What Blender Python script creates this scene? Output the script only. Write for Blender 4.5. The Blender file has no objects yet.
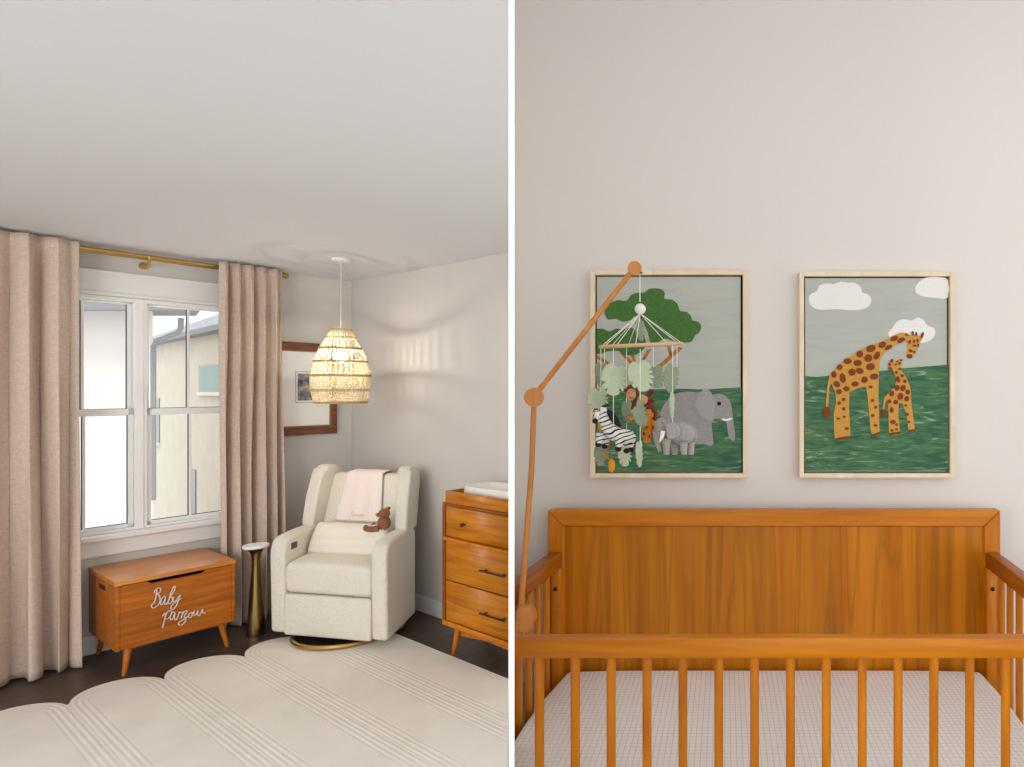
import bpy, bmesh, math, random
from mathutils import Vector, Matrix
random.seed(7)
S = bpy.context.scene
COL = S.collection
# ---------------------------------------------------------------- survey of the place
CX, HZ = 725.0, 390.0                      # principal column and horizon row (1024x767 frame)
F = math.sqrt((1120-CX)*(CX+219))
H = 1.576                                  # eye height
_n = math.hypot(1120-CX, F)
DW = ((1120-CX)/_n, F/_n)                  # along the window wall, away from the viewer
U = (-DW[0], -DW[1]); V = (DW[1], -DW[0])
YC = F*H/197; C = ((352-CX)/F*YC, YC)      # room corner behind the armchair
CEIL = 2.44
TH = math.atan2(DW[1], DW[0])
def W(u, v, z=0.0): return Vector((C[0]+u*U[0]+v*V[0], C[1]+u*U[1]+v*V[1], z))
def uvof(X, Y):
    d = (X-C[0], Y-C[1]); return (d[0]*U[0]+d[1]*U[1], d[0]*V[0]+d[1]*V[1])
def vplane(px, py, v):
    r = (px-CX)/F; Y = (v+C[0]*V[0]+C[1]*V[1])/(r*V[0]+V[1])
    return uvof(r*Y, Y)[0], H-(py-HZ)/F*Y
def at(px, py, Y): return Vector(((px-CX)/F*Y, Y, H-(py-HZ)/F*Y))
# ---------------------------------------------------------------- materials
def lin(c):
    return tuple((x/12.92 if x <= .04045 else ((x+.055)/1.055)**2.4) for x in [k/255 for k in c])+(1.0,)
def mat(name, col, rough=.6, metal=0.0, emit=None, es=1.0, noise=0.0, nscale=30, bump=0.0, bscale=80, spec=None):
    m = bpy.data.materials.new(name); m.use_nodes = True
    nt = m.node_tree; b = nt.nodes['Principled BSDF']
    b.inputs['Base Color'].default_value = lin(col); b.inputs['Roughness'].default_value = rough
    b.inputs['Metallic'].default_value = metal
    if spec is not None: b.inputs['Specular IOR Level'].default_value = spec
    tc = nt.nodes.new('ShaderNodeTexCoord')
    if noise:
        n = nt.nodes.new('ShaderNodeTexNoise'); n.inputs['Scale'].default_value = nscale; n.inputs['Detail'].default_value = 4
        nt.links.new(tc.outputs['Object'], n.inputs['Vector'])
        r = nt.nodes.new('ShaderNodeValToRGB')
        c = lin(col); r.color_ramp.elements[0].position = .3; r.color_ramp.elements[1].position = .7
        r.color_ramp.elements[0].color = tuple(x*(1-noise) for x in c[:3])+(1,)
        r.color_ramp.elements[1].color = tuple(min(1, x*(1+noise)) for x in c[:3])+(1,)
        nt.links.new(n.outputs['Fac'], r.inputs['Fac']); nt.links.new(r.outputs['Color'], b.inputs['Base Color'])
    if bump:
        n2 = nt.nodes.new('ShaderNodeTexNoise'); n2.inputs['Scale'].default_value = bscale; n2.inputs['Detail'].default_value = 3
        nt.links.new(tc.outputs['Object'], n2.inputs['Vector'])
        bp = nt.nodes.new('ShaderNodeBump'); bp.inputs['Strength'].default_value = bump; bp.inputs['Distance'].default_value = .01
        nt.links.new(n2.outputs['Fac'], bp.inputs['Height']); nt.links.new(bp.outputs['Normal'], b.inputs['Normal'])
    if emit:
        b.inputs['Emission Color'].default_value = lin(emit); b.inputs['Emission Strength'].default_value = es
    return m
def wood(name, dark, light, scale=(1, 1, 1), rough=.38, planks=None, streak=0.0):
    """grain runs along the axis with the smallest scale"""
    m = bpy.data.materials.new(name); m.use_nodes = True
    nt = m.node_tree; L = nt.links; b = nt.nodes['Principled BSDF']; b.inputs['Roughness'].default_value = rough; b.inputs['Specular IOR Level'].default_value = .35
    tc = nt.nodes.new('ShaderNodeTexCoord'); mp = nt.nodes.new('ShaderNodeMapping'); mp.inputs['Scale'].default_value = scale
    L.new(tc.outputs['Object'], mp.inputs['Vector'])
    n = nt.nodes.new('ShaderNodeTexNoise'); n.inputs['Scale'].default_value = 1; n.inputs['Detail'].default_value = 6; n.inputs['Roughness'].default_value = .6
    n.inputs['Distortion'].default_value = .35
    L.new(mp.outputs['Vector'], n.inputs['Vector'])
    r = nt.nodes.new('ShaderNodeValToRGB'); r.color_ramp.elements[0].position = .3; r.color_ramp.elements[1].position = .68
    r.color_ramp.elements[0].color = lin(dark); r.color_ramp.elements[1].color = lin(light)
    L.new(n.outputs['Fac'], r.inputs['Fac'])
    out = r.outputs['Color']
    if planks:
        # planks = (width axis 0/1/2, width): each board gets its own tone
        sp = nt.nodes.new('ShaderNodeSeparateXYZ'); L.new(tc.outputs['Object'], sp.inputs['Vector'])
        dv = nt.nodes.new('ShaderNodeMath'); dv.operation = 'DIVIDE'; dv.inputs[1].default_value = planks[1]
        L.new(sp.outputs[planks[0]], dv.inputs[0])
        fl = nt.nodes.new('ShaderNodeMath'); fl.operation = 'FLOOR'; L.new(dv.outputs[0], fl.inputs[0])
        wn = nt.nodes.new('ShaderNodeTexWhiteNoise'); wn.noise_dimensions = '1D'; L.new(fl.outputs[0], wn.inputs['W'])
        mr = nt.nodes.new('ShaderNodeMapRange'); mr.inputs['To Min'].default_value = planks[2]; mr.inputs['To Max'].default_value = planks[3]
        L.new(wn.outputs['Value'], mr.inputs['Value'])
        mx = nt.nodes.new('ShaderNodeVectorMath'); mx.operation = 'SCALE'
        L.new(out, mx.inputs[0]); L.new(mr.outputs[0], mx.inputs['Scale'])
        out = mx.outputs[0]
    if streak:
        mp2 = nt.nodes.new('ShaderNodeMapping'); mp2.inputs['Scale'].default_value = tuple(s*.55 for s in scale)
        mp2.inputs['Location'].default_value = (3.1, 1.7, 5.3)
        L.new(tc.outputs['Object'], mp2.inputs['Vector'])
        n3 = nt.nodes.new('ShaderNodeTexNoise'); n3.inputs['Scale'].default_value = 1; n3.inputs['Detail'].default_value = 3; n3.inputs['Distortion'].default_value = 1.2
        L.new(mp2.outputs['Vector'], n3.inputs['Vector'])
        r3 = nt.nodes.new('ShaderNodeValToRGB'); e = r3.color_ramp.elements
        e[0].position = .44; e[0].color = (1, 1, 1, 1); e[1].position = .56; e[1].color = (1, 1, 1, 1)
        k = e.new(.5); k.color = (1-streak,)*3+(1,)
        L.new(n3.outputs['Fac'], r3.inputs['Fac'])
        mm = nt.nodes.new('ShaderNodeVectorMath'); mm.operation = 'MULTIPLY'; L.new(out, mm.inputs[0]); L.new(r3.outputs['Color'], mm.inputs[1]); out = mm.outputs[0]
    L.new(out, b.inputs['Base Color'])
    return m
# ---------------------------------------------------------------- mesh builder
class MB:
    def __init__(s): s.bm = bmesh.new()
    def _add(s, verts, faces):
        vs = [s.bm.verts.new(v) for v in verts]
        fs = []
        for f in faces:
            try: fs.append(s.bm.faces.new([vs[i] for i in f]))
            except ValueError: pass
        return vs, fs
    def box(s, a, b, bev=0.0, seg=2):
        x0, y0, z0 = [min(p, q) for p, q in zip(a, b)]; x1, y1, z1 = [max(p, q) for p, q in zip(a, b)]
        vs, fs = s._add([(x0,y0,z0),(x1,y0,z0),(x1,y1,z0),(x0,y1,z0),(x0,y0,z1),(x1,y0,z1),(x1,y1,z1),(x0,y1,z1)],
                        [(3,2,1,0),(4,5,6,7),(0,1,5,4),(1,2,6,5),(2,3,7,6),(3,0,4,7)])
        if bev:
            es = list({e for f in fs for e in f.edges})
            bmesh.ops.bevel(s.bm, geom=es, offset=bev, segments=seg, profile=.5, affect='EDGES', clamp_overlap=True)
        return s
    def prism(s, pts, ext, bev=0.0, seg=2):
        """polygon of 3-D points pushed along the vector ext"""
        n = len(pts); ext = Vector(ext)
        v = [Vector(p) for p in pts]+[Vector(p)+ext for p in pts]
        vs, fs = s._add(v, [tuple(range(n)), tuple(range(2*n-1, n-1, -1))]+[(i, i+n, (i+1) % n+n, (i+1) % n) for i in range(n)])
        bmesh.ops.recalc_face_normals(s.bm, faces=fs)
        if bev:
            es = list({e for f in fs for e in f.edges})
            bmesh.ops.bevel(s.bm, geom=es, offset=bev, segments=seg, profile=.5, affect='EDGES', clamp_overlap=True)
        return s
    def tube(s, pts, r, n=8, closed=False, cap=True):
        pts = [Vector(p) for p in pts]; m = len(pts)
        rs = r if isinstance(r, (list, tuple)) else [r]*m
        rings = []; up = None
        for i, p in enumerate(pts):
            if closed: d = pts[(i+1) % m]-pts[i-1]
            else: d = pts[min(i+1, m-1)]-pts[max(i-1, 0)]
            if d.length < 1e-9: d = Vector((0, 0, 1))
            d.normalize()
            if up is None:
                up = d.orthogonal().normalized()
            up = (up-d*up.dot(d))
            if up.length < 1e-6: up = d.orthogonal()
            up.normalize(); w = d.cross(up)
            rings.append([s.bm.verts.new(p+(up*math.cos(2*math.pi*k/n)+w*math.sin(2*math.pi*k/n))*rs[i]) for k in range(n)])
        for i in range(m if closed else m-1):
            a, b = rings[i], rings[(i+1) % m]
            for k in range(n):
                s.bm.faces.new((a[k], a[(k+1) % n], b[(k+1) % n], b[k]))
        if cap and not closed:
            s.bm.faces.new(rings[0][::-1]); s.bm.faces.new(rings[-1])
        return s
    def cyl(s, a, b, r, r2=None, n=16): return s.tube([a, b], [r, r if r2 is None else r2], n)
    def lathe(s, prof, c=(0, 0, 0), n=32, cap=True):
        rings = []
        for r, z in prof:
            rings.append([s.bm.verts.new((c[0]+r*math.cos(2*math.pi*k/n), c[1]+r*math.sin(2*math.pi*k/n), c[2]+z)) for k in range(n)])
        for a, b in zip(rings, rings[1:]):
            for k in range(n): s.bm.faces.new((a[k], a[(k+1) % n], b[(k+1) % n], b[k]))
        if cap: s.bm.faces.new(rings[0][::-1]); s.bm.faces.new(rings[-1])
        return s
    def ell(s, c, r, rot=None, n=16, m=10):
        c = Vector(c); R = rot if rot is not None else Matrix.Identity(3)
        if not hasattr(r, '__len__'): r = (r, r, r)
        P = lambda i, k: c+R @ Vector((r[0]*math.sin(math.pi*i/m)*math.cos(2*math.pi*k/n), r[1]*math.sin(math.pi*i/m)*math.sin(2*math.pi*k/n), r[2]*math.cos(math.pi*i/m)))
        top = s.bm.verts.new(P(0, 0)); bot = s.bm.verts.new(P(m, 0))
        rings = [[s.bm.verts.new(P(i, k)) for k in range(n)] for i in range(1, m)]
        for k in range(n):
            s.bm.faces.new((top, rings[0][k], rings[0][(k+1) % n])); s.bm.faces.new((bot, rings[-1][(k+1) % n], rings[-1][k]))
        for a, b in zip(rings, rings[1:]):
            for k in range(n): s.bm.faces.new((a[k], b[k], b[(k+1) % n], a[(k+1) % n]))
        return s
    def grid(s, fn, nu, nv):
        g = [[s.bm.verts.new(fn(i/nu, j/nv)) for i in range(nu+1)] for j in range(nv+1)]
        for j in range(nv):
            for i in range(nu): s.bm.faces.new((g[j][i], g[j][i+1], g[j+1][i+1], g[j+1][i]))
        return s
    def map(s, fn):
        for v in s.bm.verts: v.co = fn(v.co)
        return s
def build(name, mb, m, parent=None, loc=(0, 0, 0), smooth=True, ang=40, rot=None, keep=False):
    """mesh is given in the frame of its parent (or of loc when top-level)"""
    me = bpy.data.meshes.new(name)
    if not keep: bmesh.ops.recalc_face_normals(mb.bm, faces=mb.bm.faces)
    mb.bm.to_mesh(me); mb.bm.free(); me.materials.append(m)
    if smooth:
        for p in me.polygons: p.use_smooth = True
        me.set_sharp_from_angle(angle=math.radians(ang))
    o = bpy.data.objects.new(name, me); COL.objects.link(o)
    if parent is not None: o.parent = parent
    else:
        o.location = loc
        if rot: o.rotation_euler = (0, 0, rot)
    return o
def thing(name, label, cat, loc=(0, 0, 0), rotz=0.0, group=None):
    o = bpy.data.objects.new(name, None); COL.objects.link(o); o.empty_display_size = .1
    o.location = loc; o.rotation_euler = (0, 0, rotz); o['label'] = label; o['category'] = cat
    if group: o['group'] = group
    return o
def tag(o, label, cat, group=None):
    o['label'] = label; o['category'] = cat
    if group: o['group'] = group
    return o
def struct(name, mb, m, **k):
    o = build(name, mb, m, smooth=k.pop('smooth', False), **k); o['kind'] = 'structure'; return o
def mod_solid(o, t, off=0):
    m = o.modifiers.new('thickness', 'SOLIDIFY'); m.thickness = t; m.offset = off; return o
def subsurf(o, n=1):
    m = o.modifiers.new('soft', 'SUBSURF'); m.levels = n; m.render_levels = n; return o
def clip(o, co, no):
    """cuts away what lies on the side no points to (world frame); the cut is closed"""
    mw = Matrix.Identity(4); q = o
    ch = []
    while q: ch.append(q); q = q.parent
    for q in reversed(ch): mw = mw @ (Matrix.Translation(q.location) @ q.rotation_euler.to_matrix().to_4x4())
    iv = mw.inverted(); lc = iv @ Vector(co); ln = (iv.to_3x3() @ Vector(no)).normalized()
    bm = bmesh.new(); bm.from_mesh(o.data)
    r = bmesh.ops.bisect_plane(bm, geom=bm.verts[:]+bm.edges[:]+bm.faces[:], plane_co=lc, plane_no=ln, clear_outer=True)
    es = [e for e in r['geom_cut'] if isinstance(e, bmesh.types.BMEdge) and e.is_valid and e.is_boundary]
    if es: bmesh.ops.holes_fill(bm, edges=es, sides=0)
    bm.to_mesh(o.data); n = len(bm.verts); bm.free()
    return n
def clip_tree(root, co, no):
    for o in list(bpy.data.objects):
        q = o
        while q.parent: q = q.parent
        if q is root and o.type == 'MESH':
            if clip(o, co, no) == 0: bpy.data.objects.remove(o)
def loc_uv(u, v, z=0): return W(u, v, z)
# ---------------------------------------------------------------- palette
M = {}
M['wall'] = mat('warm_grey_wall', (208, 203, 197), .85)
M['wallR'] = mat('pale_greige_wall', (227, 221, 214), .85)
M['ceil'] = mat('ceiling_paint', (221, 221, 222), .9)
M['trim'] = mat('white_trim', (236, 235, 232), .45)
M['part'] = mat('partition_white', (252, 251, 249), .7)
M['vinyl'] = mat('white_vinyl', (240, 240, 238), .35)
M['spacer'] = mat('dark_glass_spacer', (60, 62, 64), .5)
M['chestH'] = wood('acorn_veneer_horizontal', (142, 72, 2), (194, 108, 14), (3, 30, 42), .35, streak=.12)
M['chestTopSheen'] = wood('acorn_veneer_top_sheen', (180, 106, 40), (214, 142, 66), (3, 34, 40), .3)  # lid made lighter: the window's reflection is put into its colour
M['chestV'] = wood('acorn_solid', (154, 80, 4), (200, 116, 20), (30, 30, 4), .35)
M['dresF'] = wood('dresser_drawer_veneer', (162, 92, 0), (206, 128, 12), (24, 2.5, 36), .35, streak=.1)
M['dresC'] = wood('dresser_case_wood', (118, 54, 8), (158, 82, 16), (24, 3, 30), .35)
M['cribV'] = wood('crib_veneer_panel', (182, 102, 0), (210, 131, 8), (17, 17, .8), .36, planks=(0, .137, .9, 1.08), streak=.26)
M['cribH'] = wood('crib_rail_wood', (184, 104, 2), (212, 130, 14), (3, 30, 40), .36)
M['cribS'] = wood('crib_slat_wood', (178, 98, 0), (210, 128, 14), (40, 40, 5), .36)
M['cribD'] = wood('crib_side_rail_wood', (148, 78, 6), (182, 104, 20), (30, 3, 30), .36)
M['beech'] = wood('mobile_beech', (190, 118, 52), (214, 146, 78), (30, 30, 4), .45)
M['pine'] = wood('pale_pine_frame', (226, 206, 172), (243, 228, 200), (20, 20, 6), .5)
M['walnut'] = wood('walnut_frame', (96, 56, 40), (140, 88, 66), (8, 8, 40), .35)
M['brass'] = mat('brushed_brass', (196, 160, 96), .3, 1.0)
M['darkbrass'] = mat('antique_brass', (158, 134, 84), .28, 1.0)
M['bronze'] = mat('dark_bronze', (92, 70, 56), .4, .9)
M['steel'] = mat('painted_silver_letter', (214, 206, 196), .4)
M['boucle'] = mat('cream_boucle', (233, 226, 211), .95, noise=.05, nscale=110, bump=.8, bscale=140)
M['knit'] = mat('cream_knit', (236, 229, 214), .95, bump=.5, bscale=90)
M['pink'] = mat('pale_pink_knit', (241, 226, 217), .95, bump=.5, bscale=120)
M['bear'] = mat('brown_plush', (146, 98, 66), .95, noise=.18, nscale=90, bump=.7, bscale=200)
M['bearL'] = mat('tan_plush', (186, 142, 100), .95, noise=.1, nscale=90, bump=.6, bscale=200)
M['black'] = mat('black_felt', (26, 24, 24), .8)
M['white'] = mat('white_paint', (244, 242, 238), .5)
M['string'] = mat('white_cotton', (240, 238, 230), .8)
M['grey'] = mat('grey_felt', (156, 153, 152), .95, noise=.08, nscale=120, bump=.4, bscale=200)
M['greyP'] = mat('grey_plush', (170, 164, 160), .95, noise=.1, nscale=120, bump=.5, bscale=200)
M['tree'] = mat('green_felt', (74, 118, 56), .95, noise=.14, nscale=90, bump=.5, bscale=260)
M['trunk'] = mat('ochre_paint', (176, 116, 40), .9, noise=.3, nscale=60)
M['gir'] = mat('ochre_felt', (206, 152, 70), .95, noise=.06, nscale=120)
M['spot'] = mat('rust_felt', (130, 62, 22), .95, noise=.1, nscale=90)
M['cloud'] = mat('white_felt', (242, 240, 234), .95, bump=.4, bscale=200)
M['leafA'] = mat('pale_sage_felt', (186, 198, 166), .95, noise=.05, nscale=100)
M['leafB'] = mat('grey_green_felt', (140, 152, 124), .95, noise=.08, nscale=100)
M['monkey'] = mat('russet_felt', (122, 54, 30), .95, noise=.12, nscale=100, bump=.4, bscale=200)
M['tan'] = mat('peach_felt', (214, 160, 120), .95)
M['mustard'] = mat('mustard_felt', (222, 150, 34), .95, noise=.06, nscale=80)
def canvas_mat(name, a, b, c=None):
    m = bpy.data.materials.new(name); m.use_nodes = True; nt = m.node_tree; L = nt.links; B = nt.nodes['Principled BSDF']
    B.inputs['Roughness'].default_value = .9
    tc = nt.nodes.new('ShaderNodeTexCoord'); mp = nt.nodes.new('ShaderNodeMapping'); mp.inputs['Scale'].default_value = (9, 9, 55)
    L.new(tc.outputs['Object'], mp.inputs['Vector'])
    n = nt.nodes.new('ShaderNodeTexNoise'); n.inputs['Scale'].default_value = 1.0; n.inputs['Detail'].default_value = 5; n.inputs['Distortion'].default_value = 1.5 if c else .2
    L.new(mp.outputs['Vector'], n.inputs['Vector'])
    r = nt.nodes.new('ShaderNodeValToRGB'); e = r.color_ramp.elements
    e[0].position = .36; e[0].color = lin(a); e[1].position = .62; e[1].color = lin(b)
    if c: k = e.new(.7); k.color = lin(c)
    L.new(n.outputs['Fac'], r.inputs['Fac']); L.new(r.outputs['Color'], B.inputs['Base Color'])
    return m
M['canvas'] = canvas_mat('grey_green_canvas', (180, 184, 174), (187, 190, 180))
M['grass'] = canvas_mat('painted_grass', (50, 94, 70), (86, 128, 86), (156, 172, 146))
# linen curtain
def linen():
    m = bpy.data.materials.new('oatmeal_linen'); m.use_nodes = True; nt = m.node_tree; L = nt.links; B = nt.nodes['Principled BSDF']
    B.inputs['Roughness'].default_value = .95
    tc = nt.nodes.new('ShaderNodeTexCoord'); res = []
    for sc in ((500, 500, 30), (25, 25, 420)):
        mp = nt.nodes.new('ShaderNodeMapping'); mp.inputs['Scale'].default_value = sc; L.new(tc.outputs['Object'], mp.inputs['Vector'])
        n = nt.nodes.new('ShaderNodeTexNoise'); n.inputs['Scale'].default_value = 1; n.inputs['Detail'].default_value = 2; L.new(mp.outputs['Vector'], n.inputs['Vector']); res.append(n)
    ad = nt.nodes.new('ShaderNodeMath'); ad.operation = 'ADD'; L.new(res[0].outputs['Fac'], ad.inputs[0]); L.new(res[1].outputs['Fac'], ad.inputs[1])
    mr = nt.nodes.new('ShaderNodeMapRange'); mr.inputs['From Min'].default_value = .7; mr.inputs['From Max'].default_value = 1.3; L.new(ad.outputs[0], mr.inputs['Value'])
    r = nt.nodes.new('ShaderNodeValToRGB'); r.color_ramp.elements[0].color = lin((190, 169, 152)); r.color_ramp.elements[1].color = lin((221, 202, 186))
    L.new(mr.outputs[0], r.inputs['Fac']); L.new(r.outputs['Color'], B.inputs['Base Color'])
    return m
M['linen'] = linen()
# floor boards
def floor_mat():
    m = bpy.data.materials.new('dark_oak_boards'); m.use_nodes = True; nt = m.node_tree; L = nt.links; B = nt.nodes['Principled BSDF']
    B.inputs['Roughness'].default_value = .42
    tc = nt.nodes.new('ShaderNodeTexCoord'); mp = nt.nodes.new('ShaderNodeMapping'); mp.inputs['Rotation'].default_value = (0, 0, -TH)
    L.new(tc.outputs['Object'], mp.inputs['Vector'])
    br = nt.nodes.new('ShaderNodeTexBrick'); br.inputs['Scale'].default_value = 1; br.inputs['Brick Width'].default_value = 1.1; br.inputs['Row Height'].default_value = .19
    br.inputs['Mortar Size'].default_value = .003; br.inputs['Color1'].default_value = lin((66, 54, 46)); br.inputs['Color2'].default_value = lin((84, 70, 60)); br.inputs['Mortar'].default_value = lin((26, 20, 18))
    L.new(mp.outputs['Vector'], br.inputs['Vector'])
    m2 = nt.nodes.new('ShaderNodeMapping'); m2.inputs['Scale'].default_value = (3, 50, 1); L.new(mp.outputs['Vector'], m2.inputs['Vector'])
    n = nt.nodes.new('ShaderNodeTexNoise'); n.inputs['Scale'].default_value = 1; n.inputs['Detail'].default_value = 5; L.new(m2.outputs['Vector'], n.inputs['Vector'])
    mr = nt.nodes.new('ShaderNodeMapRange'); mr.inputs['To Min'].default_value = .6; mr.inputs['To Max'].default_value = 1.4; L.new(n.outputs['Fac'], mr.inputs['Value'])
    mx = nt.nodes.new('ShaderNodeVectorMath'); mx.operation = 'SCALE'; L.new(br.outputs['Color'], mx.inputs[0]); L.new(mr.outputs[0], mx.inputs['Scale'])
    L.new(mx.outputs[0], B.inputs['Base Color'])
    return m
M['floor'] = floor_mat()
# ---------------------------------------------------------------- the shell
PR = (511.5-CX)/F                                    # the partition runs along this heading
pd = Vector((PR, 1, 0)).normalized(); pn = Vector((pd.y, -pd.x, 0))   # pn points to the nursery side (right)
PL0 = Vector(((508.6-CX)/F, 1, 0)); PR0 = Vector(((514.4-CX)/F, 1, 0))
def hit_right_wall(p0):                              # along pd from p0 to the plane u = 0
    a = uvof(p0.x, p0.y)[0]; b = uvof(p0.x+pd.x, p0.y+pd.y)[0]; t = a/(a-b); return p0+pd*t
PLe = hit_right_wall(PL0)
WR_Y = 2.30                                          # nursery wall behind the crib
mb = MB()
endL = PLe+pd*.05; endR = PR0+pd*((PLe+pd*.05-PL0).length)
mb.prism([PL0, PR0, endR, endL], (0, 0, 3.3))
o = struct('wall_partition', mb, M['part'])
# floors
BK = -1.6
left_poly = [W(-.12, -.12), PLe+pd*.02, PL0.copy(), Vector((0, BK, 0)), Vector((-6.6, BK, 0)), W(6.2, -.12)]
fl = [Vector((p.x, p.y, -.1)) for p in [W(-.12, -.12), PLe+pd*.2, Vector((3.8, WR_Y+.12, 0)), Vector((3.8, BK, 0)), Vector((-6.6, BK, 0)), W(6.2, -.12)]]
struct('floor', MB().prism(fl, (0, 0, .1)), M['floor'])
struct('ceiling', MB().prism([Vector((p.x, p.y, CEIL)) for p in left_poly], (0, 0, .12)), M['ceil'])
XR0 = PR0.x+pd.x*((WR_Y-1)/pd.y)
struct('ceiling_crib_side', MB().prism([(PR0.x, 1, 3.2), (XR0-.05, WR_Y+.12, 3.2), (3.8, WR_Y+.12, 3.2), (3.8, BK, 3.2), (0, BK, 3.2)], (0, 0, .1)), M['ceil'])
struct('wall_crib_side', MB().box((XR0+.0, WR_Y, 0), (3.8, WR_Y+.1, 3.2)), M['wallR'])
# window wall with its opening
WU0, WU1, WZ0, WZ1 = .755, 1.744, .705, 2.145
mb = MB()
ZT = CEIL+.1
def wbox(mb, u0, u1, v0, v1, z0, z1, bev=0, seg=1): mb.box((-u1, -v1, z0), (-u0, -v0, z1), bev, seg)
for a in ((-.12, WU0, 0, ZT), (WU1, 6.2, 0, ZT), (WU0, WU1, 0, WZ0), (WU0, WU1, WZ1, ZT)):
    wbox(mb, a[0], a[1], -.14, 0, a[2], a[3])
struct('wall_window_side', mb, M['wall'], loc=(C[0], C[1], 0), rot=TH)
mb = MB(); wbox(mb, -.1, 0, 0, uvof(PLe.x, PLe.y)[1]+.01, 0, ZT)
struct('wall_dresser_side', mb, M['wall'], loc=(C[0], C[1], 0), rot=TH)
for nm, a in (('baseboard_window_side', (0, 6.0, 0, .015)),):
    mb = MB(); wbox(mb, a[0], a[1], a[2], a[3], 0, .112, .004, 1); struct(nm, mb, M['trim'], loc=(C[0], C[1], 0), rot=TH)
mb = MB(); wbox(mb, 0, .015, .015, uvof(PLe.x, PLe.y)[1], 0, .112, .004, 1)
struct('baseboard_dresser_side', mb, M['trim'], loc=(C[0], C[1], 0), rot=TH)
# casing round the window (trim)
mb = MB()
wbox(mb, WU0-.085, WU1+.085, 0, .016, 2.165, 2.295, .002)       # head board
wbox(mb, WU0-.095, WU1+.095, 0, .03, 2.15, 2.168, .003)
wbox(mb, WU0-.09, WU1+.09, 0, .022, 2.285, 2.298, .002)
wbox(mb, WU0-.08, WU0+.004, 0, .014, .70, 2.15, .002); wbox(mb, WU1-.004, WU1+.08, 0, .014, .70, 2.15, .002)
struct('trim_1', mb, M['trim'], loc=(C[0], C[1], 0), rot=TH)
mb = MB(); wbox(mb, WU0-.1, WU1+.1, -.02, .05, .672, .702, .005, 2); wbox(mb, WU0-.08, WU1+.08, 0, .015, .575, .672, .002)
struct('trim_2', mb, M['trim'], loc=(C[0], C[1], 0), rot=TH)
# the two double-hung units
glass = bpy.data.materials.new('window_glass'); glass.use_nodes = True
nt = glass.node_tree; nt.nodes.remove(nt.nodes['Principled BSDF'])
tr = nt.nodes.new('ShaderNodeBsdfTransparent'); gl = nt.nodes.new('ShaderNodeBsdfGlossy'); gl.inputs['Roughness'].default_value = .02
mxs = nt.nodes.new('ShaderNodeMixShader'); mxs.inputs[0].default_value = .04
nt.links.new(tr.outputs[0], mxs.inputs[1]); nt.links.new(gl.outputs[0], mxs.inputs[2]); nt.links.new(mxs.outputs[0], nt.nodes['Material Output'].inputs['Surface'])
UM = 1.251                                           # centre of the mullion
def unit(idx, ua, ub):
    """ua..ub: clear width of the jambs of one unit"""
    root = bpy.data.objects.new('window_%d' % idx, None); COL.objects.link(root); root['kind'] = 'structure'
    root.location = (C[0], C[1], 0); root.rotation_euler = (0, 0, TH)
    # frame (jambs, head, sill)
    mb = MB()
    wbox(mb, ua-.026, ua, -.10, -.012, WZ0, WZ1); wbox(mb, ub, ub+.026, -.10, -.012, WZ0, WZ1)
    wbox(mb, ua, ub, -.10, -.012, WZ1-.02, WZ1); wbox(mb, ua, ub, -.10, -.012, WZ0, WZ0+.014)
    build('window_frame', mb, M['vinyl'], root, smooth=False)
    for nm, z0, z1, v in (('upper_sash', 1.415, WZ1-.02, -.068), ('lower_sash', WZ0+.014, 1.458, -.036)):
        mb = MB(); st = .030 if nm == 'upper_sash' else .034; um = (ua+ub)/2
        wbox(mb, ua, ua+st*.8, v-.022, v, z0, z1, .003); wbox(mb, ub-st*.8, ub, v-.022, v, z0, z1, .003)
        wbox(mb, ua, ub, v-.022, v, z0, z0+(.042 if nm == 'upper_sash' else .024), .003); wbox(mb, ua, ub, v-.022, v, z1-(.012 if nm == 'upper_sash' else .04), z1, .003)
        wbox(mb, um-.007, um+.007, v-.018, v-.002, z0+.01, z1-.01, .002)
        s_ = build(nm, mb, M['vinyl'], root, smooth=False)
        mb = MB()
        for e in (ua+st*.8, um+.007):
            x1 = e+((um-.007)-(ua+st*.8)) if e < um else ub-st*.8
            wbox(mb, e, e+.004, v-.016, v-.004, z0+.02, z1-.012); 
            wbox(mb, e, x1, v-.016, v-.006, z0+.022, z0+(.046 if nm == 'upper_sash' else .028))
        build('glazing_spacer', mb, M['spacer'], s_, smooth=False)
        mb = MB(); wbox(mb, ua+.01, ub-.01, v-.014, v-.011, z0+.01, z1-.006)
        build('pane', mb, glass, s_, smooth=False)
    return root
unit(1, UM+.028, WU1-.026)
unit(2, WU0+.026, UM-.028)
mb = MB(); wbox(mb, UM-.012, UM+.012, -.12, -.004, WZ0, WZ1, .003)
struct('trim_3', mb, M['vinyl'], loc=(C[0], C[1], 0), rot=TH)
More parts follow.
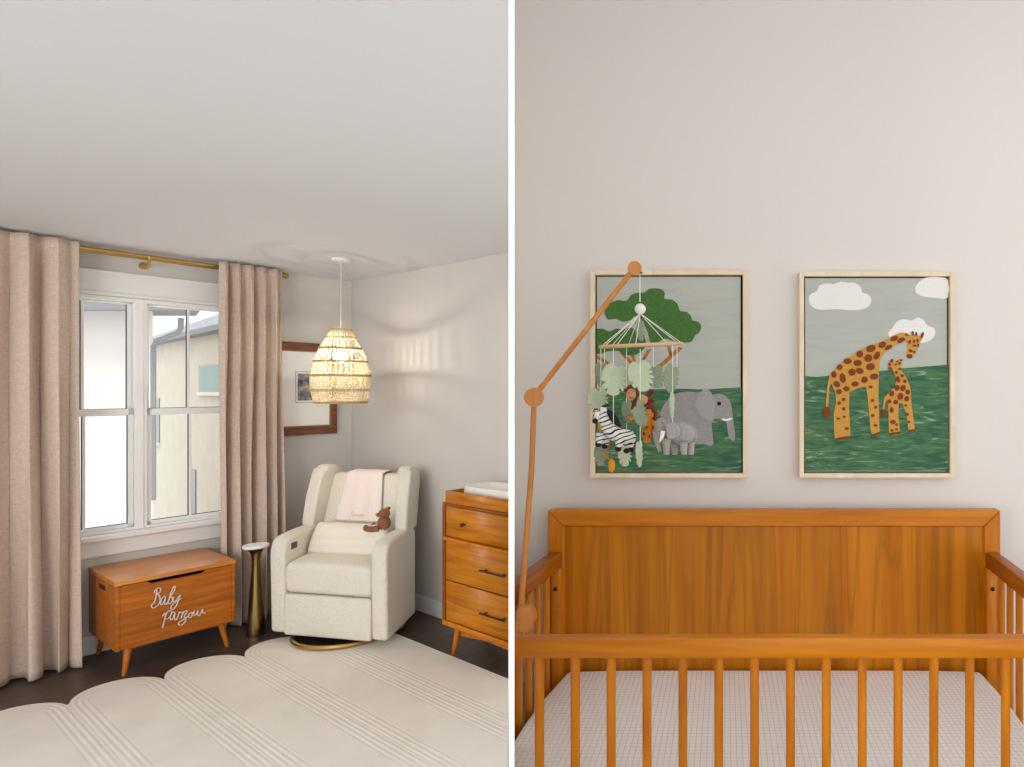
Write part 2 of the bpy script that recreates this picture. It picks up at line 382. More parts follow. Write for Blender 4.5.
# ---------------------------------------------------------------- curtains and rod
def curtain(label, u0, u1, n, seed, v0=.185, grow=0.0):
    rd = random.Random(seed)
    ph = [rd.uniform(-.5, .5) for _ in range(40)]
    um = (u0+u1)/2
    root = thing('curtain', label, 'curtain', tuple(W(um, v0, 0)), TH)
    Z0, Z1 = .012, 2.422
    def fn(a, b):
        z = Z0+(Z1-Z0)*b
        s = a*n
        k = int(s); w = ph[k]*(1-(s-k))+ph[k+1]*(s-k)
        amp = .040+.012*math.sin(3.1*a*n+seed)+.02*(1-b)
        if b > .93: amp *= 1-(b-.93)/.07*.35
        wv = math.sin(2*math.pi*s+w*2.0*(1-b)+.35*math.sin(5*b+w*4))
        wv = math.copysign(abs(wv)**.75, wv)
        x = (a-.5)*(u1-u0)*(1+grow*(1-b))+.012*math.sin(4*math.pi*s+w)*(1-b*.5)
        y = -amp*wv - .012*math.sin(7*b+w*6)*(1-b)
        return (x, y, z)
    mb = MB().grid(fn, n*20, 60)
    mod_solid(build('curtain_panel', mb, M['linen'], root, ang=180), .004)
    for i in range(n):                                 # little clear hooks behind the heading
        x = ((i+.5)/n-.5)*(u1-u0)
        build('curtain_hook', MB().tube([(x, .01, 2.395), (x, .01, 2.426), (x, .03, 2.43), (x, .055, 2.418)], .003, 6), M['white'], root)
    return root
curtain('long oatmeal linen curtain at the left edge, beside the wooden toy chest', 1.562, 2.36, 7, 3)
curtain('long oatmeal linen curtain between window and walnut framed picture', .552, .914, 5, 11)
root = thing('curtain_rod', 'double brass curtain rod with centre bracket above the window', 'curtain rod', tuple(W(1.3, .115, 2.4)), TH)
ru = lambda u: -(u-1.3)
build('rod', MB().cyl((ru(2.5), 0, .0), (ru(.52), 0, 0), .0115), M['brass'], root)
build('rod', MB().cyl((ru(2.5), .06, -.004), (ru(.53), .06, -.004), .009), M['brass'], root)
build('finial', MB().cyl((ru(.527), 0, 0), (ru(.515), 0, 0), .016).cyl((ru(.515), 0, 0), (ru(.495), 0, 0), .02, .02), M['brass'], root)
for u in (1.245, .56):
    mb = MB(); x = ru(u); mb.cyl((x, .115, -.045), (x, .104, -.045), .022); mb.tube([(x, .105, -.045), (x, .0, -.035), (x, -.012, -.02), (x, -.014, 0)], .006)
    mb.tube([(x+.0, .014*math.cos(a), .014*math.sin(a)) for a in [math.pi*k/6 for k in range(6, 13)]], .004)
    mb.cyl((x, -.0, -.036), (x, -.0, -.06), .007)
    build('rod_bracket', mb, M['brass'], root)
# ---------------------------------------------------------------- toy chest
cu, cv = 1.223, .297
ch = thing('toy_chest', 'wooden toy chest on splayed legs under the window with a script name', 'toy chest', tuple(W(cu, cv, 0)), TH)
hx, hy, zb, zt = .268, .265, .146, .515
build('side_panel', MB().box((-hx, -hy, zb), (-hx+.018, hy, zt-.012), .001), M['chestH'], ch)
mb = MB().box((hx-.018, -hy, zb), (hx, hy, zt-.012), .001); build('side_panel', mb, M['chestH'], ch)
# hand hole on the left end: black plate stands in for the shaded opening
build('hand_hole_shade', MB().box((-hx-.0015, -.075, .445), (-hx+.004, .05, .472), .006), M['black'], ch)
fx = hx-.019
# front with a dip for the fingers
pts = [(-fx, -hy+.001, zb+.004), (fx, -hy+.001, zb+.004), (fx, -hy+.001, zt-.016), (.125, -hy+.001, zt-.016), (.105, -hy+.001, zt-.032), (-.12, -hy+.001, zt-.032), (-.14, -hy+.001, zt-.016), (-fx, -hy+.001, zt-.016)]
fp = build('front_panel', MB().prism(pts, (0, .016, 0)), M['chestH'], ch, smooth=False)
build('bottom_panel', MB().box((-fx, -hy+.01, zb), (fx, hy-.01, zb+.012)), M['chestV'], ch)
build('back_panel', MB().box((-fx, hy-.016, zb), (fx, hy, zt-.02)), M['chestH'], ch)
build('black_inner_sheet', MB().box((-fx, -hy+.02, zt-.06), (fx, hy-.02, zt-.05)), M['black'], ch)  # black sheet inside the chest, just below the lid
build('lid', MB().box((-hx-.002, -hy-.003, zt-.012), (hx+.002, hy, zt+.012), .0012), M['chestTopSheen'], ch)
for sx in (-1, 1):
    for sy in (-1, 1):
        build('leg', MB().tube([(sx*(hx-.06), sy*(hy-.04), zb+.005), (sx*(hx-.036), sy*(hy-.012), 0)], [.019, .010], 14), M['chestV'], ch)
mb = MB().tube([(-hx+.05, -hy+.04, zb-.012), (-hx+.1, -hy+.04, zb-.004), (0, -hy+.04, zb-.002), (hx-.1, -hy+.04, zb-.004), (hx-.05, -hy+.04, zb-.012)], .011, 8)
build('apron', mb, M['chestV'], ch)
# script lettering
WORD = [
 [(228,200),(215,300),(190,380),(162,400),(155,435),(185,448),(225,425),(262,380),(272,320),(258,275),(232,255),(262,235),(283,205),(268,178),(235,178),(202,210),(192,245)],
 [(345,290),(312,300),(285,350),(280,400),(305,398),(338,330),(348,292),(335,370),(342,402),(368,385),(410,300),(470,200),(480,155),(460,160),(425,230),(395,320),(385,380),(410,388),(440,345),(442,302),(418,310)],
 [(455,300),(450,348),(468,365),(505,325),(545,270),(530,330),(500,400),(470,450),(435,470),(420,440),(450,395),(510,350),(565,315)],
 [(305,560),(335,520),(345,535),(335,600),(305,720)],
 [(335,570),(375,500),(410,485),(430,505),(420,545),(385,592),(352,600),(338,580)],
 [(475,510),(440,505),(412,560),(415,608),(445,592),(476,512),(468,590),(490,612),(512,570),(530,520),(540,500),(560,515),(592,500),(566,560),(560,595)],
 [(585,520),(620,488),(642,500),(600,560),(625,600),(602,650),(560,682),(523,670),(535,638),(590,608),(650,560)],
 [(705,508),(672,525),(660,570),(685,582),(710,545),(708,508),(728,520),(740,480),(730,520),(742,552),(768,530),(790,480),(785,540),(805,552),(835,510),(850,465),(855,508),(890,522)]]
def smoothline(p, k=4):
    out = []
    for i in range(len(p)-1):
        a = p[max(i-1, 0)]; b = p[i]; c = p[i+1]; d = p[min(i+2, len(p)-1)]
        for j in range(k):
            t = j/k
            out.append(tuple(.5*((2*b[q])+(-a[q]+c[q])*t+(2*a[q]-5*b[q]+4*c[q]-d[q])*t*t+(-a[q]+3*b[q]-3*c[q]+d[q])*t**3) for q in range(len(b))))
    out.append(p[-1]); return out
for wi, idxs in enumerate(((0, 1, 2), (3, 4, 5, 6, 7))):
    mb = MB()
    for i in idxs:
        pp = []
        for zx, zy in smoothline(WORD[i], 4):
            u, z = vplane(140+zx*.0732, 575+zy*.0732, cv+hy)
            pp.append((-(u-cu), -hy-.004, z))
        mb.tube(pp, .0029, 6)
    build('script_name', mb, M['steel'], ch)
# ---------------------------------------------------------------- pedestal table
tb = thing('side_table', 'slim flared brass pedestal drink table with pale top, left of the armchair', 'side table', tuple(W(.815, .473, 0)), TH)
build('pedestal', MB().lathe([(.0, 0), (.050, 0), (.052, .01), (.049, .06), (.043, .14), (.035, .24), (.028, .34), (.0235, .42), (.022, .47), (.024, .505), (.034, .535), (.052, .556), (.066, .562), (.0, .562)], cap=False), M['darkbrass'], tb)
build('table_top', MB().lathe([(.0, .560), (.068, .560), (.0715, .566), (.0715, .574), (.069, .577), (.0, .577)], cap=False, n=40), M['white'], tb)
# ---------------------------------------------------------------- rug
E0, LW = 1.005, .351
def vcusp(u): return .892-(u-1.005)*.105
def scallop(u):
    k = math.floor((u-E0)/LW); x = (u-E0)/LW-k-.5
    return vcusp(u)-.215*math.sqrt(max(0, 1-(2*x)**2))**1.0
rug_m = bpy.data.materials.new('ivory_carved_wool'); rug_m.use_nodes = True
nt = rug_m.node_tree; L = nt.links; B = nt.nodes['Principled BSDF']; B.inputs['Roughness'].default_value = .97
tc = nt.nodes.new('ShaderNodeTexCoord'); sp = nt.nodes.new('ShaderNodeSeparateXYZ'); L.new(tc.outputs['Object'], sp.inputs[0])
def mth(op, a, b=None):
    n = nt.nodes.new('ShaderNodeMath'); n.operation = op
    for i, q in enumerate((a, b)):
        if q is None: continue
        if isinstance(q, (int, float)): n.inputs[i].default_value = q
        else: L.new(q, n.inputs[i])
    return n.outputs[0]
# rug frame: object x = -(u-E0), y = -v
uu = mth('DIVIDE', mth('MULTIPLY', sp.outputs[0], -1.0), LW)
xx = mth('SUBTRACT', mth('FRACT', mth('ADD', uu, 20.0)), .5)
vv = mth('MULTIPLY', sp.outputs[1], -1.0)
vc = mth('ADD', mth('MULTIPLY', sp.outputs[0], .105), .892)
yy = mth('MULTIPLY', mth('MAXIMUM', mth('SUBTRACT', vc, vv), 0.0), .5/.215)
rr = mth('MULTIPLY', mth('SQRT', mth('ADD', mth('MULTIPLY', xx, xx), mth('MULTIPLY', yy, yy))), 2.0)
rib = mth('SINE', mth('MULTIPLY', rr, 2*math.pi*8))
gate = mth('GREATER_THAN', rr, .56)
rib = mth('MULTIPLY', rib, gate)
nz = nt.nodes.new('ShaderNodeTexNoise'); nz.inputs['Scale'].default_value = 160; L.new(tc.outputs['Object'], nz.inputs['Vector'])
hh = mth('ADD', mth('MULTIPLY', rib, .35), mth('MULTIPLY', nz.outputs['Fac'], .5))
bp = nt.nodes.new('ShaderNodeBump'); bp.inputs['Strength'].default_value = .32; bp.inputs['Distance'].default_value = .008; L.new(hh, bp.inputs['Height']); L.new(bp.outputs['Normal'], B.inputs['Normal'])
cr = nt.nodes.new('ShaderNodeValToRGB'); cr.color_ramp.elements[0].color = lin((222, 215, 203)); cr.color_ramp.elements[1].color = lin((240, 234, 224))
n4 = nt.nodes.new('ShaderNodeTexNoise'); n4.inputs['Scale'].default_value = 5; n4.inputs['Detail'].default_value = 5; L.new(tc.outputs['Object'], n4.inputs['Vector'])
L.new(mth('ADD', mth('MULTIPLY', rib, .12), n4.outputs['Fac']), cr.inputs['Fac']); L.new(cr.outputs['Color'], B.inputs['Base Color'])
pts = []
u = .338
N = 240; UE = 1.005+LW*5
for i in range(N+1):
    u = .338+(UE-.338)*i/N; pts.append((-(u-E0), -scallop(u), .0015))
pts += [(-(UE-E0), -4.4, .0015), (-(.355-E0), -4.4, .0015)]
mb = MB().prism(pts, (0, 0, .013))
rug = build('area_rug', mb, rug_m, None, loc=tuple(W(E0, 0, 0)), rot=TH, smooth=False)
tag(rug, 'ivory rug with carved arches and scalloped edge on the dark floor', 'rug')
clip(rug, PL0-pn*.01, tuple(pn))
clip(rug, (0, .6, 0), (0, -1, 0))
# ---------------------------------------------------------------- dresser against the right wall
dl = 'wooden dresser with bar handles and a changing tray, right of the armchair'
du, dv = .2, 2.1
dr = thing('dresser', dl, 'dresser', tuple(W(du, dv, 0)), TH)
X = lambda u: -(u-du); Yv = lambda v: -(v-dv)
def dbox(mb, u0, u1, v0, v1, z0, z1, bev=0): return mb.box((X(u1), Yv(v1), z0), (X(u0), Yv(v0), z1), bev, 2)
UF, V0, V1, DZ0, DZ1 = .33, 1.748, 3.2, .185, .905
build('side_panel', dbox(MB(), .02, UF, V0, V0+.026, DZ0, DZ1, .003), M['dresC'], dr)
build('top_panel', dbox(MB(), .02, UF, V0+.026, V1, DZ1-.018, DZ1, .003), M['dresC'], dr)
build('bottom_panel', dbox(MB(), .02, UF+.001, V0, V1, DZ0-.012, DZ0+.016, .003), M['cribH'], dr)
build('back_panel', dbox(MB(), .012, .02, V0, V1, DZ0, DZ1), M['dresC'], dr)
build('divider_rail', dbox(MB(), .04, UF+.012, V0+.024, V1, .683, .703, .006), M['cribH'], dr)
for z0, z1, vc_, kind in ((.706, .884, None, 'knob'), (.446, .68, 2.25, 'bar'), (.205, .440, 2.25, 'bar')):
    dw = build('drawer', dbox(MB(), .06, UF-.006, V0+.03, V1-.04, z0, z1, .002), M['dresF'], dr)
    zc = (z0+z1)/2
    if kind == 'knob':
        x = X(UF-.006); y = Yv(1.965)
        build('knob', MB().tube([(x, y, zc), (x-.012, y, zc), (x-.016, y, zc), (x-.026, y, zc)], [.005, .005, .012, .011], 14), M['bronze'], dw)
    else:
        x = X(UF-.006); y0 = Yv(2.141); y1 = Yv(2.36)
        mb = MB().cyl((x-.028, y0, zc), (x-.028, y1, zc), .006, n=10)
        for y in (y0-.03, y1+.03): mb.cyl((x, y, zc), (x-.028, y, zc), .005, n=8)
        build('handle', mb, M['bronze'], dw)
build('changing_tray', dbox(MB(), UF-.018, UF-.002, V0+.03, V1, DZ1, .975, .002).box((X(.03), Yv(V0+.03), DZ1), (X(UF-.018), Yv(V0+.042), .975)).box((X(.03), Yv(V0+.03), DZ1), (X(.042), Yv(V1), .975)), M['dresF'], dr)
build('leg', MB().tube([(X(.29), Yv(1.86), DZ0), (X(.315), Yv(1.835), 0)], [.022, .011], 14), M['chestV'], dr)
build('leg', MB().tube([(X(.06), Yv(1.81), DZ0), (X(.05), Yv(1.79), 0)], [.02, .01], 14), M['chestV'], dr)
build('stretcher', MB().prism([(X(.29), Yv(1.88), .172), (X(.29), Yv(2.1), .16), (X(.29), Yv(2.6), .15), (X(.29), Yv(2.6), .125), (X(.29), Yv(2.1), .138), (X(.29), Yv(1.87), .115)], (.02, 0, 0)), M['chestV'], dr, smooth=False)
clip_tree(dr, PL0-pn*.004, tuple(pn))
# changing pad
pad = thing('changing_pad', 'white contoured changing pad in the wooden tray on the dresser', 'changing pad', tuple(W(.16, 2.1, .906)), TH)
def padf(a, b):
    th = 2*math.pi*a
    cx, sx = math.cos(th), math.sin(th)
    e = .35
    px_ = .115*math.copysign(abs(cx)**e, cx); py_ = .27*math.copysign(abs(sx)**.55, sx)
    prof = [(1, 0), (1.02, .03), (1.0, .085), (.96, .098), (.86, .092), (.7, .06), (.3, .05), (0, .05)]
    t = b*(len(prof)-1); k = min(int(t), len(prof)-2); f = t-k
    r = prof[k][0]*(1-f)+prof[k+1][0]*f; z = prof[k][1]*(1-f)+prof[k+1][1]*f
    return (px_*r, py_*r, z)
mb = MB().grid(padf, 48, 21); bmesh.ops.remove_doubles(mb.bm, verts=mb.bm.verts, dist=.0004)
build('pad_body', mb, mat('ivory_vinyl', (240, 236, 228), .4), pad, ang=60)
clip_tree(pad, PL0-pn*.004, tuple(pn))
# ---------------------------------------------------------------- picture on the window wall
pf = thing('picture_frame', 'walnut framed small print with wide white mat, left of the wicker pendant', 'picture', tuple(W(.37, .0, 1.585)), TH)
mu = lambda u: -(u-.37)
o_ = [(mu(.615), -.345), (mu(.125), -.345), (mu(.125), .345), (mu(.615), .345)]
i_ = [(mu(.575), -.285), (mu(.165), -.285), (mu(.165), .285), (mu(.575), .285)]
mb = MB()
for k in range(4):
    a, b, c, d = o_[k], o_[(k+1) % 4], i_[(k+1) % 4], i_[k]
    mb.prism([(p[0], -.034, p[1]) for p in (a, b, c, d)], (0, .032, 0), .002, 1)
build('frame', mb, M['walnut'], pf, smooth=False)
mb = MB()
for k in range(4):
    a, b = i_[k], i_[(k+1) % 4]; q = .008; sh = lambda p: (p[0]*(1-q/.2), p[1]*(1-q/.285))
    mb.prism([(p[0], -.028, p[1]) for p in (a, b, sh(b), sh(a))], (0, .02, 0))
build('gilt_lip', mb, M['darkbrass'], pf, smooth=False)
build('mat_board', MB().box((i_[0][0], -.014, -.285), (i_[1][0], -.010, .285)), mat('mat_board', (246, 244, 240), .8), pf, smooth=False)
build('inner_line', MB().box((mu(.405), -.0155, -.105), (mu(.275), -.0138, .13)), mat('thin_grey_line', (170, 166, 160), .8), pf, smooth=False)
build('print_border', MB().box((mu(.401), -.017, -.1), (mu(.279), -.0152, .125)), M['white'], pf, smooth=False)
art = bpy.data.materials.new('small_watercolour'); art.use_nodes = True; nt = art.node_tree; B = nt.nodes['Principled BSDF']; B.inputs['Roughness'].default_value = .8
tc = nt.nodes.new('ShaderNodeTexCoord'); vo = nt.nodes.new('ShaderNodeTexNoise'); vo.inputs['Scale'].default_value = 24; vo.inputs['Detail'].default_value = 3
r = nt.nodes.new('ShaderNodeValToRGB'); e = r.color_ramp.elements; e[0].position = .3; e[0].color = lin((50, 52, 66)); e[1].position = .7; e[1].color = lin((206, 196, 170))
k_ = e.new(.42); k_.color = lin((96, 112, 146)); k_ = e.new(.55); k_.color = lin((160, 140, 116))
nt.links.new(tc.outputs['Object'], vo.inputs['Vector']); nt.links.new(vo.outputs['Fac'], r.inputs['Fac']); nt.links.new(r.outputs['Color'], B.inputs['Base Color'])
build('print', MB().box((mu(.392), -.0182, -.088), (mu(.288), -.0168, .113)), art, pf, smooth=False)
# ---------------------------------------------------------------- pendant lamp
pY = 4.03; pX = (341-CX)/F*pY
pl = thing('pendant_lamp', 'woven seagrass beehive pendant lamp hanging above the armchair', 'lamp', (pX, pY, CEIL))
build('ceiling_canopy', MB().lathe([(0, 0), (.055, 0), (.055, -.012), (.03, -.022), (0, -.022)], cap=False), M['white'], pl)
PROF = [(.054, -.458), (.086, -.522), (.121, -.592), (.152, -.678), (.170, -.770), (.166, -.865), (.150, -.945)]
def prad(z):
    for (r0, z0), (r1, z1) in zip(PROF, PROF[1:]):
        if z <= z0+1e-9 and z >= z1-1e-9:
            return r0+(r1-r0)*(z0-z)/(z0-z1)
    return PROF[-1][0]
sprof = smoothline([(r, z) for r, z in PROF], 3)
cord = mat('woven_cord', (224, 220, 210), .8)
build('hanging_cord', MB().tube([(0, 0, -.02), (0, 0, -.455)], .003, 6), cord, pl)
grassM = mat('dry_seagrass', (216, 200, 166), .8, noise=.16, nscale=40)
grassD = mat('dry_seagrass_band', (184, 162, 118), .8, noise=.16, nscale=40)
mb = MB(); NR = 66
for k in range(NR):
    a = 2*math.pi*k/NR
    tw = .09*(1 if k % 2 else -1)
    path = []
    for i, (r, z) in enumerate(sprof):
        aa = a+tw*math.sin(i*1.1)+random.uniform(-.006, .006)
        path.append((r*math.cos(aa), r*math.sin(aa), z))
    mb.tube(path, .0026, 4)
build('woven_strands', mb, grassM, pl)
mb = MB()
for z in [-.47, -.52, -.592, -.678, -.77, -.865, -.945]:
    r = prad(z); n_ = 40
    for dz in (-.004, .004):
        mb.tube([((r+.002)*math.cos(2*math.pi*k/n_), (r+.002)*math.sin(2*math.pi*k/n_), z+dz) for k in range(n_)], .0045 if z in (-.77, -.678, -.592, -.945) else .003, 6, closed=True)
build('woven_band', mb, grassD, pl)
mb = MB()
for k in range(24):
    z = -.69-k*.0108; r = prad(z)
    n_ = 84
    mb.tube([((r+.0035*(1 if (q+k) % 2 else -1))*math.cos(2*math.pi*q/n_), (r+.0035*(1 if (q+k) % 2 else -1))*math.sin(2*math.pi*q/n_), z) for q in range(n_)], .0022, 4, closed=True)
build('cross_weave', mb, grassM, pl)
build('lamp_socket', MB().cyl((0, 0, -.455), (0, 0, -.61), .012), M['white'], pl)
fb = bpy.data.materials.new('frosted_lit_bulb'); fb.use_nodes = True; nt = fb.node_tree; nt.nodes.remove(nt.nodes['Principled BSDF'])
t_ = nt.nodes.new('ShaderNodeBsdfTransparent'); e_m = nt.nodes.new('ShaderNodeEmission'); e_m.inputs[0].default_value = (1, .95, .86, 1); e_m.inputs[1].default_value = 60
mx_ = nt.nodes.new('ShaderNodeMixShader'); mx_.inputs[0].default_value = .15; nt.links.new(t_.outputs[0], mx_.inputs[1]); nt.links.new(e_m.outputs[0], mx_.inputs[2]); nt.links.new(mx_.outputs[0], nt.nodes['Material Output'].inputs['Surface'])
build('bulb', MB().ell((0, 0, -.645), (.034, .034, .04)), fb, pl)
lp = bpy.data.lights.new('pendant_bulb_light', 'POINT'); lp.energy = 7.5; lp.color = (1, .94, .85); lp.shadow_soft_size = .011
lo = bpy.data.objects.new('pendant_bulb_light', lp); COL.objects.link(lo); lo.location = (pX, pY, CEIL-.645)
hk = thing('swag_cord', 'thin white cord looped from the ceiling to the corner and down the wall', 'cord', tuple(W(.035, .035, CEIL)))
b0 = W(.035, .035, CEIL)
mb = MB(); top = Vector((pX, pY, CEIL-.02))-b0
pa = [top.lerp(Vector((0, 0, -.03)), t)-Vector((0, 0, .02*math.sin(math.pi*t))) for t in [i/10 for i in range(11)]]
pa += [Vector((.002*math.sin(z*5), .004*math.sin(z*9), -z)) for z in [.05+.1*i for i in range(23)]]
build('cord', mb.tube(pa, .0018, 6), cord, hk); build('cup_hook', MB().tube([(0, 0, 0), (0, 0, -.02), (.008, 0, -.028), (.008, 0, -.04), (0, 0, -.045), (-.008, 0, -.036)], .0022, 6), M['white'], hk)
# ---------------------------------------------------------------- armchair
FL, FR_, BR, BL = Vector((-2.834, 3.794, 0)), Vector((-2.021, 3.646, 0)), Vector((-2.100, 4.20, 0)), Vector((-2.880, 4.36, 0))
AO = Vector((-2.46, 4.0, 0)); AW, AD = .83, .57
def A(p):
    s, t = p[0]/AW, p[1]/AD
    q = (FL*(1-s)+FR_*s)*(1-t)+(BL*(1-s)+BR*s)*t
    return Vector((q.x, q.y, 0))-AO+Vector((0, 0, p[2]))
ar = thing('recliner_armchair', 'cream boucle wingback recliner on a round gold base in the corner', 'armchair', tuple(AO))
def ab(name, mb, m=None, parent=ar, sub=0, **k):
    o = build(name, mb.map(A), m or M['boucle'], parent, **k)
    if sub: subsurf(o, sub)
    return o
ab('body', MB().box((.03, .05, .075), (.80, .50, .42), .03, 3).box((.07, .40, .1), (.76, .60, .62), .04, 3))
for nm, x0, x1 in (('arm', 0, .112), ('arm', .718, .83)):
    pr = [(0.012, .065), (0, .5), (.0, .57), (.018, .628), (.06, .655), (.2, .665), (.40, .665), (.50, .64), (.50, .065)]
    mb = MB().prism([(x0, y, z) for y, z in pr], (x1-x0, 0, 0), .028, 4)
    ab(nm, mb, ang=60)
def cushion(x0, x1, y0, y1, z0, z1, crown):
    mb = MB().box((x0, y0, z0), (x1, y1, z1), .035, 4)
    bmesh.ops.subdivide_edges(mb.bm, edges=[e for e in mb.bm.edges if e.calc_length() > .2], cuts=6, use_grid_fill=True)
    cx, cy = (x0+x1)/2, (y0+y1)/2
    def f(c):
        if c.z > (z0+z1)/2:
            k = (1-((c.x-cx)/((x1-x0)/2))**2)*(1-((c.y-cy)/((y1-y0)/2))**2); return c+Vector((0, 0, crown*max(0, k)**.6))
        return c
    return mb.map(f)
ab('seat_cushion', cushion(.108, .722, .0, .44, .322, .50, .03), ang=60)
ab('footrest', MB().box((.108, -.004, .062), (.722, .05, .316), .016, 3), ang=60)
# back: leaning slab
def lean(y, z): return y+(z-.45)*.42
mb = MB().box((.10, .33, .44), (.73, .46, .99), .035, 4)
bmesh.ops.subdivide_edges(mb.bm, edges=[e for e in mb.bm.edges if e.calc_length() > .2], cuts=5, use_grid_fill=True)
mb.map(lambda c: Vector((c.x, lean(c.y, c.z)-(.03*(1-((c.x-.415)/.315)**2) if c.y < .4 else 0), c.z)))
ab('backrest', mb, ang=60)
for x0, x1, fl_ in ((.0, .10, -1), (.732, .83, 1)):
    pr = [(.33, .655), (.325, .70), (.36, .85), (.415, .985), (.44, 1.035), (.48, 1.06), (.58, 1.05), (.68, 1.0), (.58, .64), (.46, .62)]
    mb = MB().prism([(x0, y, z) for y, z in pr], (x1-x0, 0, 0), .034, 4)
    mb.map(lambda c: Vector((c.x-(fl_*.02 if c.y > .45 else 0)+(-fl_)*.012*(c.z-.65)/.4, c.y, c.z)))
    ab('wing', mb, ang=60)
ab('control_panel', MB().box((.110, .07, .572), (.1165, .13, .612), .002).box((.1165, .08, .579), (.119, .097, .605)).box((.1165, .104, .579), (.119, .121, .605)), mat('gunmetal_switch', (96, 92, 84), .4, .5), ar)
bc = Vector((-2.43, 3.965, 0))-AO
build('base_ring', MB().tube([(bc.x+.31*math.cos(a), bc.y+.31*math.sin(a), .03) for a in [2*math.pi*k/64 for k in range(64)]], .014, 8, closed=True), M['brass'], ar)
build('base_plate', MB().lathe([(.0, .018), (.30, .018), (.30, .03), (.06, .036), (.06, .08), (0, .08)], c=(bc.x, bc.y, 0), n=48, cap=False), mat('dark_steel_base', (52, 48, 46), .4, .6), ar)
# lumbar pillow
PO = A((.415, .25, 0))+AO
pil = thing('lumbar_pillow', 'cream ribbed lumbar pillow resting on the armchair seat', 'pillow', (PO.x, PO.y, .52))
def AA(p, O): return A(p)+AO-O
def pillow_fn(sgn):
    def fn(a, b):
        x = (a-.5)*2; y = (b-.5)*2
        t = (max(0, (1-x**4))*max(0, (1-y**4)))**.5
        hw, hh = .285, .105
        px = x*hw*(1-.05*(y*y)); pz = y*hh*(1-.04*x*x)
        th = sgn*.052*t*(1+.13*math.sin(13*y+2.2*x*y))
        # leans back against the backrest
        yy_ = .265+th*.8+pz*.50; zz = .605+pz*.9-abs(th)*0-th*.3
        return Vector((.415+px+pz*.10, yy_, zz))
    return fn
mb = MB().grid(pillow_fn(-1), 36, 18).grid(pillow_fn(1), 36, 18)
bmesh.ops.remove_doubles(mb.bm, verts=mb.bm.verts, dist=.0005)
O_ = Vector((PO.x, PO.y, .52)); mb.map(lambda c: AA(c, O_))
build('pillow_cover', mb, M['knit'], pil, ang=80)
# pink blanket over the backrest
BO = A((.42, .5, 0))+AO+Vector((0, 0, .9))
bl = thing('baby_blanket', 'pale pink knitted blanket with tiny gold name draped over the chair back', 'blanket', tuple(BO))
def back_front(z): return lean(.33, z)-.032
def blf(a, b):
    # b 0 at the front hem, .78 on the crest, 1 behind
    zl, zt_ = .695, 1.0
    if b < .8:
        t = b/.8; z = zl+(zt_-zl)*t; y = back_front(z)-.014-.004*math.sin(a*19)*(1-t*.5)
        z += .0
    else:
        t = (b-.8)/.2; z = zt_-.0+.008*math.sin(math.pi*min(1, t*1.6)) - .10*max(0, t-.5)*2; y = back_front(zt_)-.014+.18*min(1, t*1.7)
    tt = min(1, b/.8)
    x0 = .235+(.262-.235)*tt; x1 = .600+(.552-.600)*tt
    if b < .02: z -= .0
    return AA(Vector((x0+(x1-x0)*a, y, z-.012*a*(1-tt)*0)), BO)
bo = mod_solid(build('blanket_cloth', MB().grid(blf, 40, 40), M['pink'], bl, ang=180), .008)
gold = mat('gold_thread', (196, 164, 96), .6)
pts = []
for i in range(40):
    t = i/39; x = .36+.10*t; z = .735+.006*math.sin(t*26)+(.016 if t < .08 else 0)
    pts.append(AA(Vector((x+.004*math.cos(t*26), back_front(z)-.024, z)), BO))
build('stitched_name', MB().tube(pts, .0016, 5), gold, bl)
# teddy bear
TO = A((.672, .30, 0))+AO+Vector((0, 0, .662))
td = thing('teddy_bear', 'small brown plush bear sitting on the pillow by the right armrest', 'teddy bear', tuple(TO), .0); td.scale = (.88, .88, .88)
# local: viewer is towards -y; the bear looks to -x
mb = MB().ell((0.0, .0, .06), (.045, .042, .055))                      # torso
mb.ell((.004, -.005, .128), (.040, .038, .038)); mb.ell((-.032, -.012, .120), (.02, .018, .016))
mb.ell((.026, -.012, .160), (.014, .010, .014)); mb.ell((.018, .026, .160), (.014, .010, .014))
mb.tube([(.028, -.028, .085), (.040, -.045, .05), (.028, -.055, .02)], [.016, .018, .015], 10)
mb.tube([(-.01, .03, .085), (-.04, .04, .06), (-.05, .03, .04)], [.015, .016, .013], 10)
mb.tube([(-.02, -.03, .022), (-.07, -.04, .02), (-.10, -.045, .022)], [.024, .022, .02], 10); mb.ell((-.108, -.046, .03), (.015, .02, .024))
mb.tube([(-.02, .02, .022), (-.06, .03, .02), (-.085, .03, .022)], [.024, .022, .02], 10); mb.ell((-.094, .03, .03), (.015, .02, .024))
build('bear_body', mb, M['bear'], td)
build('foot_pad', MB().ell((-.119, -.047, .031), (.006, .015, .018)), M['bearL'], td)
build('foot_pad', MB().ell((-.107, .03, .031), (.006, .015, .018)), M['bearL'], td)
build('eye', MB().ell((-.030, -.028, .134), .0035, n=8, m=6), M['black'], td)
build('eye', MB().ell((-.034, .012, .134), .0035, n=8, m=6), M['black'], td)
build('nose', MB().ell((-.052, -.014, .122), (.004, .006, .004), n=8, m=6), M['black'], td)
